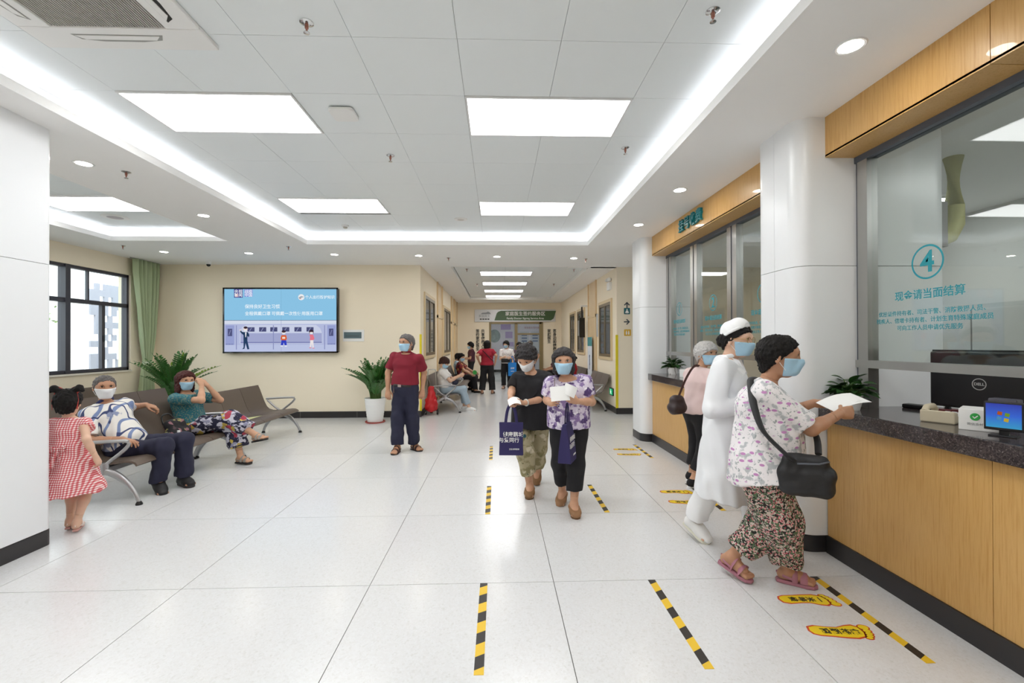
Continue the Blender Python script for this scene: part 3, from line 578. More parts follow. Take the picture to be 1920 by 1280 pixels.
# ------------------------------------------------------------------ floor tape and footprint stickers
def tape_mat():
    m = mat('hazard_tape', 'e8c02a', .45); n, l, p = nodes(m); nt = m.node_tree
    tc = n.new('ShaderNodeTexCoord'); w_ = n.new('ShaderNodeTexWave'); w_.bands_direction = 'DIAGONAL'; w_.wave_profile = 'SAW'
    mp = n.new('ShaderNodeMapping'); mp.inputs['Scale'].default_value = (1, 1.0, 0); l.new(tc.outputs['Object'], mp.inputs[0]); l.new(mp.outputs[0], w_.inputs[0]); w_.inputs['Scale'].default_value = 1.0
    s = n.new('ShaderNodeSeparateXYZ'); l.new(tc.outputs['Object'], s.inputs[0])
    a = n.new('ShaderNodeMath'); a.operation = 'MULTIPLY_ADD'; a.inputs[1].default_value = -.55; l.new(s.outputs['X'], a.inputs[0]); l.new(s.outputs['Y'], a.inputs[2])
    d = n.new('ShaderNodeMath'); d.operation = 'MULTIPLY'; d.inputs[1].default_value = 1/.186; l.new(a.outputs[0], d.inputs[0]); f = n.new('ShaderNodeMath'); f.operation = 'FRACT'; l.new(d.outputs[0], f.inputs[0])
    r = ramp(nt, f.outputs[0], [(0, '2b2623'), (.5, 'e9c02c')], 'CONSTANT'); l.new(r.outputs[0], p.inputs['Base Color']); return m
tp = MB().box(-.024, .024, -.415, .415, 0, .0015).mesh('floor_tape', tape_mat())
for x, xs in ((-.092, 'left'), (1.018, 'middle'), (2.118, 'right')):
    for y, ys in ((2.585, 'nearest'), (4.625, 'second'), (6.595, 'farthest')):
        tag(obj('floor_tape', tp, None, (x, y, 0)), 'black and yellow floor tape, %s column, %s row' % (xs, ys), 'floor tape', 'queue tapes on the floor')
M_fy = mat('sticker_yellow', 'f0d21f', .4); M_fr = mat('sticker_red', 'cf4a22', .4); M_fk = mat('sticker_ink', '2c2a18', .5)
FOOT = [(-.16, .0), (-.15, .032), (-.11, .043), (-.05, .034), (0, .032), (.05, .05), (.09, .056), (.115, .04), (.12, .0), (.105, -.035), (.06, -.05), (0, -.047), (-.06, -.04), (-.12, -.036), (-.15, -.024)]
TOES = [(.148, .044, .026, .02), (.147, .013, .019, .014), (.142, -.011, .018, .012), (.133, -.031, .017, .011), (.12, -.049, .016, .01)]
def foot_sticker(label, x, y, txt, flip, rz):
    t = thing('footprint_sticker', label, 'floor sticker', (x, y, 0), rz, 'footprint stickers'); s = -1 if flip else 1
    grow = lambda P, g: [(px*(1+g*.6), py*s*(1+g*1.9)) for px, py in P]
    m = MB(); m.prism(grow(FOOT, .11), 0, .0008)
    for (a, b_, c, d) in TOES: m.prism(el(a, b_*s, c+.007, d+.006), 0, .0008)
    m.build('red_outline', M_fr, t); m = MB(); m.prism(grow(FOOT, 0), .0008, .0014)
    for (a, b_, c, d) in TOES: m.prism(el(a, b_*s, c, d), .0008, .0014)
    m.build('yellow_print', M_fy, t)
    for k, ch in enumerate(txt): text('sticker_lettering', ch, .05, M_fk, t, frame_M((.075-.052*k, .0, .0018), (0, -1, 0), (1, 0, 0)), depth=.0006, bold=.03)
for (y, who) in ((2.58, 'nearest the camera'), (4.61, 'behind the nurse'), (6.55, 'in the farthest row')):
    foot_sticker('yellow footprint sticker with red outline, far foot of the pair %s' % who, 1.885, y+.155, '一米等候', True, R(-4)); foot_sticker('yellow footprint sticker with red outline, near foot of the pair %s' % who, 1.86, y-.155, '保持距离', False, R(-5))

# ------------------------------------------------------------------ waiting benches
M_seat = mat('brown_seat', '63564b', .42, bump=.04, bscale=500); M_seat2 = mat('grey_brown_seat', '6b625b', .45)
PROF = [(0, .85), (.035, .77), (.075, .66), (.115, .555), (.155, .475), (.2, .43), (.27, .41), (.37, .407), (.5, .42), (.6, .432), (.66, .428), (.7, .41), (.718, .385)]
def seat_mesh(w=.592, mt=M_seat):
    m = MB(); n = len(PROF); out, inn = [], []
    for i, (y, z) in enumerate(PROF):
        a, b_ = PROF[max(i-1, 0)], PROF[min(i+1, n-1)]; d = Vector((b_[0]-a[0], b_[1]-a[1])).normalized(); nn = Vector((d.y, -d.x)); th = .022
        out.append((y, z)); inn.append((y+nn.x*-0-(-nn.x)*-th*0-nn.x*0+nn.x*th*-1*-1, z+nn.y*th))
    poly = out+inn[::-1]; P = len(poly)
    xs = (-w/2, -w/2+.012, w/2-.012, w/2); ins = (.006, 0, 0, .006); vs = []
    for x, s in zip(xs, ins):
        for k, (y, z) in enumerate(poly):
            c = poly[P-1-k]; vs.append((x, y+(c[0]-y)*s*20*.3, z+(c[1]-z)*s*20*.3))
    fs = [tuple(range(P)), tuple(reversed(range(3*P, 4*P)))]
    for j in range(3):
        for k in range(P): fs.append((j*P+k, j*P+(k+1) % P, (j+1)*P+(k+1) % P, (j+1)*P+k))
    return m.add(vs, fs).mesh('seat_shell', mt, 50)
SEAT, SEAT2 = seat_mesh(), seat_mesh(mt=M_seat2)
def bez(p0, p1, p2, n=8): return [((1-t)**2*Vector(p0)+2*t*(1-t)*Vector(p1)+t*t*Vector(p2)) for t in [k/n for k in range(n+1)]]
lg = MB(); lg.tube(bez((0, .40, .335), (0, .62, .3), (0, .735, .03)), [.034, .036, .036, .034, .031, .028, .025, .022, .02], 10, sx=.8); lg.tube(bez((0, .40, .335), (0, .18, .3), (0, .09, .03)), [.034, .036, .036, .034, .031, .028, .025, .022, .02], 10, sx=.8); lg.tube([(0, .4, .3), (0, .4, .41)], .045, 12, sx=.7)
LEG = lg.mesh('leg_frame', M_silver, 60)
ar = MB(); ar.tube([(0, .4, .38)]+bez((0, .47, .44), (0, .72, .62), (0, .6, .625), 6)+[(0, .45, .622), (0, .25, .612), (0, .14, .605)], .017, 10); ar.tube([(0, .4, .38), (0, .3, .45), (0, .16, .58)], .016, 10)
ARM = ar.mesh('armrest', M_silver, 60); FP = MB().lathe([(.03, 0), (.03, .012), (.018, .035)], 14).mesh('foot_pad', M_black, 50)
def bench(label, x, y, rz, n=3, arms=(1, 1), seat=None, group='waiting benches'):
    t = thing('waiting_bench', label, 'bench', (x, y, 0), rz, group); L = n*.6
    MB().box(-L/2-.02, L/2+.02, .36, .44, .32, .37).build('beam', M_silver, t, bevel=.006)
    for k in range(n): obj('seat_shell', seat or SEAT, t, (-L/2+.3+k*.6, 0, 0))
    for k, on in zip((-L/2, L/2), arms):
        f = obj('leg_frame', LEG, t, (k, 0, 0))
        for fy in (.735, .09): obj('foot_pad', FP, f, (0, fy, 0))
        if on: obj('armrest', ARM, t, (k, 0, 0))
    return t
bench('brown bench holding the man in the white and blue shirt', -4.255, 5.5, -math.pi/2); bench('brown bench with the yellow seat sticker beside the woman in teal', -4.255, 7.36, -math.pi/2)
bench('middle-row brown bench behind the man in the white shirt', -5.57, 5.05, -math.pi/2, group='waiting benches behind'); bench('middle-row brown bench ending by the potted plant', -5.57, 6.93, -math.pi/2, group='waiting benches behind')
bench('brown bench along the window wall behind the little girl', -6.93, 5.56, -math.pi/2, group='waiting benches behind'); bench('brown bench along the window wall below the curtain side', -6.93, 7.45, -math.pi/2, group='waiting benches behind')
bench('corridor bench on the left with the woman reading her phone', XL+.06, 11.33, -math.pi/2, seat=SEAT2, group='corridor benches'); bench('corridor bench on the left with the woman in the red patterned top', XL+.06, 14.2, -math.pi/2, 5, seat=SEAT2, group='corridor benches')
bench('empty corridor bench on the right under the first window', XR-.06, 11.4, math.pi/2, seat=SEAT2, group='corridor benches'); bench('corridor bench on the right with the woman in bright red', XR-.06, 14.6, math.pi/2, 5, seat=SEAT2, group='corridor benches')
st_ = tag(MB().prism([(-.27, -.02), (.02, -.14), (.27, .02), (-.02, .14)], 0, .003).build('seat_sticker', mat('pale_yellow_sheet', 'd3d49a', .6), None, (-3.86, 7.28, .4095)), 'pale yellow diamond sticker lying on an empty brown seat', 'seat sticker')
st_.rotation_euler = (0, 0, R(80))

# ------------------------------------------------------------------ curtain
def curtain():
    t = thing('curtain', 'pale green curtain gathered by a tie beside the window', 'curtain', (XW+.13, 9.44, 0)); m = MB(); nz, ny = 36, 90
    def wid(z): 
        d = (z-1.22)/(2.05 if z > 1.22 else 1.22); return .085+.265*min(1, abs(d)*(1.15 if z > 1.22 else .55))**.8
    vs = []
    for i in range(nz+1):
        z = .04+(3.26-.04)*i/nz; w_ = wid(z); cy = .03 - .12*max(0, 1-abs(z-1.22)/1.2)*0
        for j in range(ny+1):
            u = j/ny*2-1; ph = u*19+math.sin(z*1.3)*.6; vs.append((.055*math.sin(ph)*(.5+.5*min(1, abs(z-1.22)/.5))+.012*math.sin(ph*2.3+z), cy+u*w_-(.0 if z > 1.22 else .02), z))
    fs = [(i*(ny+1)+j, i*(ny+1)+j+1, (i+1)*(ny+1)+j+1, (i+1)*(ny+1)+j) for i in range(nz) for j in range(ny)]
    o = m.add(vs, fs).build('drape', mat('sage_cloth', 'b2c19c', .8, bump=.1, bscale=400), t, smooth=80); s = o.modifiers.new('thick', 'SOLIDIFY'); s.thickness = .004
    m = MB(); k = 24; m.tube([(.05*math.cos(2*math.pi*q/k), .03+.1*math.sin(2*math.pi*q/k), 1.22+.02*math.sin(2*math.pi*q/k)) for q in range(k+1)], .028, 8, sx=.35); m.build('tie_band', mat('pale_sage', 'd5dccb', .7), t, smooth=60)
    m = MB(); m.tube([(0, -.4, 3.262), (0, .4, 3.262)], .008, 8); m.build('curtain_rail', M_steel, t)
curtain()

# ------------------------------------------------------------------ plants
M_leaf = mat('zz_leaf', '37682b', .35, var=.45, vscale=5); M_leafl = mat('zz_young_leaf', '86a832', .4, var=.25, vscale=5); M_stem = mat('zz_stem', '4f6b33', .5); M_pot = mat('white_pot', 'f0f0ee', .45); M_soil = mat('soil', '3a2c20', .95)
def frond_mesh(L, bend, leaf, n=15, lw=.062, ll=.12, seed=0):
    rnd = random.Random(seed); m = MB(); P = []
    for k in range(17): t = k/16; P.append(Vector((L*bend*t*t*.9, 0, L*t*(1-.32*bend*t))))
    m.tube(P, [.011-.008*k/16 for k in range(17)], 6)
    m.cur = 1
    for k in range(n):
        t = .25+.74*k/(n-1); i = min(15, int(t*16)); p = P[i].lerp(P[i+1], t*16-i); d = (P[i+1]-P[i]).normalized()
        for s in (-1, 1) if k < n-1 else (0,):
            sd = (Vector((0, s, 0))*.9+d*.62+Vector((-.25, 0, .2))).normalized() if s else d; sz = (.6+.4*math.sin(math.pi*min(1, t*1.05)))*rnd.uniform(.85, 1.15); l_ = ll*sz; w_ = lw*sz
            u = sd.cross(Vector((-.5, 0, 1))).normalized(); nn = u.cross(sd)
            pts = [p, p+sd*l_*.35+u*w_*.5, p+sd*l_*.75+u*w_*.36, p+sd*l_, p+sd*l_*.75-u*w_*.36, p+sd*l_*.35-u*w_*.5, p+sd*l_*.4-nn*w_*.16]
            m.add(pts, [(0, 1, 6), (1, 2, 6), (2, 3, 6), (3, 4, 6), (4, 5, 6), (5, 0, 6)])
    return m.mesh('frond', [M_stem, leaf])
def zz_plant(label, x, y, seed, nf, Ls, young=0, saucer=None, spread=1.0):
    t = thing('potted_plant', label, 'plant', (x, y, 0)); rnd = random.Random(seed)
    MB().lathe([(.15, .02), (.155, .05), (.185, .3), (.205, .47), (.21, .49), (.195, .49), (.18, .44), (0, .44)], 32, cap=False).build('pot', M_pot, t, smooth=40)
    m = MB()
    for k in range(7): m.lathe([(.158+.0066*k, .07+.055*k), (.163+.0066*k, .085+.055*k), (.161+.0066*k, .1+.055*k)], 32, cap=False)
    m.build('pot_rib', M_pot, t, smooth=60); MB().lathe([(.18, .45), (0, .455)], 24, cap=False).build('soil', M_soil, t)
    if saucer: MB().lathe([(.0, 0), (.19, 0), (.2, .025), (.19, .025), (.185, .01), (0, .01)], 32, cap=False).build('saucer', saucer, t, smooth=40)
    for k in range(nf):
        a = 2*math.pi*k/nf*2.4+rnd.uniform(-.4, .4); L = rnd.uniform(*Ls); b_ = (rnd.uniform(.25, .95) if math.sin(a) < .5 else rnd.uniform(.1, .35))*spread; r = rnd.uniform(.02, .11)
        f = obj('frond', frond_mesh(L, b_, M_leafl if k < young else M_leaf, seed=k, n=17), t, (r*math.cos(a), r*math.sin(a), .45), a)
zz_plant('leafy potted plant in a ribbed white pot on a red saucer', -2.46, 9.27, 3, 46, (.5, .92), saucer=mat('red_saucer', 'a8453c', .5), spread=1.05)
zz_plant('leafy potted plant with pale new fronds behind the woman in teal', -6.1, 8.8, 5, 40, (.7, 1.05), young=7, saucer=M_pot, spread=1.0)
M_leaf2 = mat('peperomia_leaf', '2c5424', .3, var=.4, vscale=20)
def lf(): 
    m = MB(); pts = [(0, 0, 0)]; n = 6
    for s in (1, -1):
        for k in range(1, n): t = k/n; pts.append((s*.03*math.sin(math.pi*t**.85), .095*t, -.022*t*t+.006*math.sin(math.pi*t)))
    pts.append((0, .095, -.024)); mid = [(0, .095*k/n, -.022*(k/n)**2-.004) for k in range(1, n)]; b0 = len(pts); pts += mid; fs = []
    for s in (0, 1):
        e = [0]+[1+s*(n-1)+k for k in range(n-1)]+[1+2*(n-1)]; c = [0]+[b0+k for k in range(n-1)]+[1+2*(n-1)]
        for k in range(n): fs.append((e[k], e[k+1], c[k+1], c[k]) if 0 < k < n-1 else ((e[0], e[1], c[1]) if k == 0 else (e[k], e[k+1], c[k])))
    return m.add(pts, fs).mesh('leaf', M_leaf2, 60)
LEAF = lf()
def desk_plant(label, x, y, z, n, sc, pot_mat, seed):
    t = thing('desk_plant', label, 'plant', (x, y, z)); rnd = random.Random(seed)
    MB().lathe([(.0, 0), (.062, 0), (.075, .05), (.082, .105), (.074, .105), (.068, .09), (0, .09)], 28, cap=False).build('pot', pot_mat, t, smooth=40); MB().lathe([(.07, .092), (0, .095)], 20, cap=False).build('soil', M_soil, t)
    m = MB(); tips = []
    for k in range(n):
        a = rnd.uniform(0, 6.28); q = rnd.random()**.6; el_ = R(88-75*q); L = rnd.uniform(.05, .14)*sc; tip = Vector((math.cos(a)*math.cos(el_), math.sin(a)*math.cos(el_), math.sin(el_)))*L+Vector((0, 0, .1)); m.tube([(0, 0, .09), tip*.6+Vector((0, 0, .05)), tip], .0025, 5); tips.append((tip, a, el_))
    m.build('stems', M_stem, t)
    for tip, a, el_ in tips:
        o = obj('leaf', LEAF, t, tip); o.rotation_euler = (el_*.75-.35+rnd.uniform(-.3, .3), rnd.uniform(-.4, .4), a-math.pi/2); s = rnd.uniform(.75, 1.15)*sc; o.scale = (s, s, s)
def marble():
    m = mat('marbled_pot', 'e8e4e0', .3); n, l, p = nodes(m); tc = n.new('ShaderNodeTexCoord'); w_ = n.new('ShaderNodeTexWave'); w_.inputs['Scale'].default_value = 7; w_.inputs['Distortion'].default_value = 5; w_.bands_direction = 'DIAGONAL'; l.new(tc.outputs['Object'], w_.inputs[0])
    r = ramp(m.node_tree, w_.outputs[0], [(0, '7d6a66'), (.16, 'eeebe8'), (1, 'f2f0ee')]); l.new(r.outputs[0], p.inputs['Base Color']); return m
M_marb = marble()
desk_plant('small round-leaved plant on the granite in front of the pillar', 2.53, 3.2, 1.09, 70, .95, M_pot, 1); desk_plant('bushy little plant in a marbled pot at the far counter end', 2.72, 6.98, 1.09, 70, .95, M_marb, 2)

# ------------------------------------------------------------------ things on the counters
M_scr = None
def win_screen(name):
    m = mat(name, '2a4fa0', .15); n, l, p = nodes(m); nt = m.node_tree; tc = n.new('ShaderNodeTexCoord'); s = n.new('ShaderNodeSeparateXYZ'); l.new(tc.outputs['Generated'], s.inputs[0])
    r = ramp(nt, s.outputs['Z'], [(0, '2f8fc0'), (.5, '2b5cc4'), (1, '27359c')]); p.inputs['Emission Strength'].default_value = .3; l.new(r.outputs[0], p.inputs['Emission Color']); l.new(r.outputs[0], p.inputs['Base Color']); return m
M_ws = win_screen('blue_desktop')
def customer_display(label, x, y, z, rz):
    t = thing('customer_display', label, 'display', (x, y, z), rz); t.scale = (.58, .58, .58); MB().box(-.125, .125, -.02, .02, .05, .3).build('housing', M_black, t, bevel=.006); MB().box(-.11, .11, -.023, -.02, .075, .285).build('screen', M_ws, t)
    m = MB(); F = frame_M((0, -.0235, .18), (1, 0, 0), (0, 0, 1))
    for (u, v, c) in ((-.022, .022, 0), (.024, .012, 1), (-.026, -.022, 2), (.018, -.034, 3)): m.cur = c; m.prism([(u-.017, v-.012), (u+.012, v-.018), (u+.017, v+.012), (u-.012, v+.018)], 0, .0006, F)
    m.build('window_logo', [emat('lg_red', 'd0682c', .4), emat('lg_green', '86b03a', .4), emat('lg_blue', '5fa6d8', .4), emat('lg_yellow', 'e0c243', .4)], t)
    MB().box(-.09, .09, -.06, .06, 0, .012).build('foot', M_black, t, bevel=.004); MB().box(-.03, .03, -.01, .02, .01, .06).build('neck', M_black, t)
customer_display('small blue-screened customer display on the granite below window 4', 2.58, 2.24, 1.09, R(-62)); customer_display('small blue-screened customer display beside the old woman in pink', 2.72, 6.05, 1.09, R(-70))
mo = thing('computer_monitor', 'large black monitor seen from behind through the counter glass', 'monitor', (3.06, 2.78, 1.09), R(-76)); MB().box(-.27, .27, -.028, .0, .06, .42).build('back_shell', mat('monitor_black', '17151a', .35), mo, bevel=.012); MB().box(-.27, .27, .0, .02, .05, .43).build('screen_frame', M_black, mo); MB().box(-.03, .03, -.02, .05, .0, .15).build('stand', M_black, mo); MB().box(-.13, .13, -.1, .1, 0, .012).build('foot', M_black, mo)
m = MB(); n = 32; vs = [(r*math.cos(2*math.pi*k/n), -.0295, .215+r*math.sin(2*math.pi*k/n)) for r in (.032, .037) for k in range(n)]; m.add(vs, [(k, (k+1) % n, n+(k+1) % n, n+k) for k in range(n)]); m.build('logo_ring', mat('logo_silver', 'c4c4c4', .3, metal=.6), mo); text('logo_lettering', 'DELL', .024, mat('logo_silver', 'c4c4c4', .3), mo, frame_M((0, -.0295, .215), (1, 0, 0), (0, 0, 1)), depth=.0005, bold=.03)
bx_ = thing('payment_box', 'white box with a green tick logo on the granite counter', 'box', (2.66, 2.42, 1.09), R(-52)); MB().box(-.085, .085, -.075, .1, 0, .115).build('case', M_plast, bx_, bevel=.003); m = MB(); F = frame_M((-.02, -.0756, .075), (1, 0, 0), (0, 0, 1)); m.prism(el(0, 0, .02, .02, 24), 0, .0008, F); m.build('green_disc', mat('tick_green', '2fa84a', .4), bx_)
m = MB(); F = frame_M((-.02, -.0766, .075), (1, 0, 0), (0, 0, 1)); m.prism([(-.011, 0), (-.008, .004), (-.002, -.003), (.009, .009), (.012, .005), (-.002, -.01)], 0, .0006, F); m.build('tick', W_, bx_); text('box_lettering', '微信支付', .016, mat('grey_letters', '8f9296', .5), bx_, frame_M((-.02, -.0758, .035), (1, 0, 0), (0, 0, 1)), depth=.0004)
tag(MB().box(-.07, .07, -.06, .07, 0, .11).build('white_box', M_plast, None, (2.68, 6.38, 1.09), R(-65), bevel=.003), 'plain white box on the far counter beside the display', 'box')
ph = thing('desk_telephone', 'beige desk telephone beside the white box', 'telephone', (2.7, 2.68, 1.09), R(-60)); m = MB(); m.prism([(-.1, .0), (.1, 0), (.1, .075), (.02, .06), (-.1, .025)], -.08, .08, frame_M((0, 0, 0), (0, -1, 0), (0, 0, 1))); m.build('base', mat('phone_beige', 'c9bfa6', .5), ph, bevel=.008); m = MB(); m.tube([(-.06, -.09, .06), (-.06, -.05, .085), (-.06, .05, .085), (-.06, .09, .06)], .018, 10); m.build('handset', mat('phone_beige', 'c9bfa6', .5), ph, smooth=50); m = MB()
for a in range(3):
    for b_ in range(4): m.box(.0+a*.03, .022+a*.03, -.05+b_*.028, -.03+b_*.028, .045, .06)
m.build('keypad', M_plast, ph)
pt = thing('stamp_pad', 'black stamp pad lying on the granite behind the glass', 'stamp pad', (3.05, 3.2, 1.09), R(-70)); MB().box(-.09, .09, -.04, .04, 0, .03).build('tray', M_black, pt, bevel=.008); MB().box(.09, .15, -.004, .004, .005, .012).build('pen', mat('pen_green', '9ac08a', .4), pt)
sm = thing('rubber_stamp', 'dark red rubber stamp beside the monitor foot', 'stamp', (3.08, 3.02, 1.09)); MB().box(-.06, .06, -.035, .035, 0, .025).build('pad', mat('stamp_red', '6b1f22', .5), sm, bevel=.004); MB().lathe([(.02, .025), (.012, .05), (.016, .08), (0, .09)], 14).build('handle', M_black, sm, smooth=50)
pr = thing('card_reader', 'dark grey card reader standing under the monitor', 'card reader', (2.9, 2.5, 1.09), R(-70)); m = MB(); m.prism([(-.07, 0), (.07, 0), (.06, .16), (-.06, .16)], -.01, .06, frame_M((0, 0, 0), (1, 0, 0), (0, 0, 1))); m.build('case', mat('reader_grey', '54535f', .4), pr, bevel=.005); MB().lathe([(.04, -.012), (.04, .0)], 20, (0, 0, .07)).build('dial', M_black, pr); MB().box(-.02, .02, -.075, -.06, .02, .045).build('slot', M_plast, pr)
tag(MB().box(-.05, .05, -.03, .03, 0, .0).build('x', M_plast) if False else MB().box(-.06, .06, -.045, .045, 0, .02).build('paper_stack', mat('paper_white', 'f4f4f2', .7), None, (3.05, 2.32, 1.09), R(20)), 'small stack of white slips behind the display', 'papers')
ch = thing('staff_chair_back', 'white chair back inside the office at the frame edge', 'chair', (3.5, 2.5, 0), R(90)); MB().box(-.22, .22, -.02, .02, 1.05, 1.5).build('backrest', M_plast, ch, bevel=.02); MB().box(-.02, .02, 0, .04, .5, 1.1).build('back_post', M_black, ch); MB().box(-.24, .24, -.45, 0, .45, .52).build('seat', M_black, ch, bevel=.02); MB().lathe([(.03, .05), (.03, .45)], 12, (0, -.22, 0)).build('column', M_black, ch); MB().lathe([(.28, 0), (.28, .03), (.04, .08)], 5, (0, -.22, 0)).build('star_base', M_black, ch)
dc = thing('flexible_duct', 'cream flexible duct dropping from the office ceiling', 'duct', (4.2, 4.05, 2.4)); MB().tube([(0, 0, .87), (0, .0, .42), (-.02, -.02, .25), (-.1, -.04, .14), (-.22, -.06, .1)], .075, 16).build('hose', mat('duct_cream', 'c9c78f', .6), dc, smooth=50); MB().box(-.42, -.2, -.14, .04, .02, .42).build('fan_box', mat('box_grey', '9c9a98', .5), dc)
hood = thing('office_cabinet', 'grey storage cabinet standing in the office behind the glass', 'cabinet', (5.7, 5.0, 0)); MB().box(-.3, .3, -1.2, 1.2, 0, 2.0).build('body', mat('cab_grey', 'bfc1c0', .5), hood); 
for k in (-.9, -.3, .3, .9): MB().box(-.32, -.3, k-.29, k+.29, .05, 1.95).build('door', mat('cab_door', 'c9cbca', .45), hood)

# ------------------------------------------------------------------ outside the window
struct(MB().box(-40, XW-.26, -20, 40, -.6, -.5).build('ground', mat('paving', '8f8c86', .9)))
m = MB(); rnd = random.Random(4); cells = [(i, j) for i in range(24) for j in range(20)]; hole = {c for c in cells if rnd.random() < .28}
for (i, j) in cells:
    if (i, j) in hole: continue
    m.box(-.03, .03, -1.8+i*.16, -1.8+(i+1)*.16, -.5+j*.2, -.5+(j+1)*.2)
ps = tag(m.build('perforated_screen', mat('screen_grey', 'a4a4b0', .7), None, (-12.5, 16.2, 0)), 'grey perforated panel standing outside the window', 'screen wall')
def bush(label, x, y, z, s, seed, cnt=420):
    t = thing('garden_tree', label, 'tree', (x, y, -.5)); rnd = random.Random(seed); m = MB(); m.tube([(0, 0, 0), (.05, .02, z*.6), (0, 0, z+.3)], [.09, .07, .03], 8); m.build('trunk', mat('bark', '7a6a58', .9), t, smooth=60)
    m = MB()
    for k in range(cnt):
        d = Vector((rnd.gauss(0, 1), rnd.gauss(0, 1), rnd.gauss(0, 1))).normalized()*s*rnd.random()**.4; p = Vector((0, 0, z+.5))+Vector((d.x, d.y, d.z*.9)); a = Vector((rnd.gauss(0, 1), rnd.gauss(0, 1), rnd.gauss(0, 1))).normalized(); b_ = a.orthogonal().normalized(); L = rnd.uniform(.1, .2)
        m.add([p, p+a*L*.5+b_*L*.25, p+a*L, p+a*L*.5-b_*L*.25], [(0, 1, 2, 3)])
    m.build('foliage', mat('garden_leaf', '8aa05f', .7, var=.3, vscale=3), t)
bush('pale sunlit tree outside the window, nearer one', -12.5, 9.5, 2.2, 1.5, 1); bush('pale sunlit tree outside the window, farther one', -16.5, 15.0, 2.6, 1.9, 2)
bd = thing('neighbour_building', 'pale building far outside the window', 'building', (-24, 16, -.5)); MB().box(-2, 2, -9, 9, 0, 9).build('facade', mat('pale_facade', 'd2cac6', .8), bd)
for k in range(5):
    for j in range(3): MB().box(1.98, 2.03, -7+k*3, -5.6+k*3, 1+j*2.8, 2.5+j*2.8).build('window', mat('facade_window', 'a09490', .4), bd)
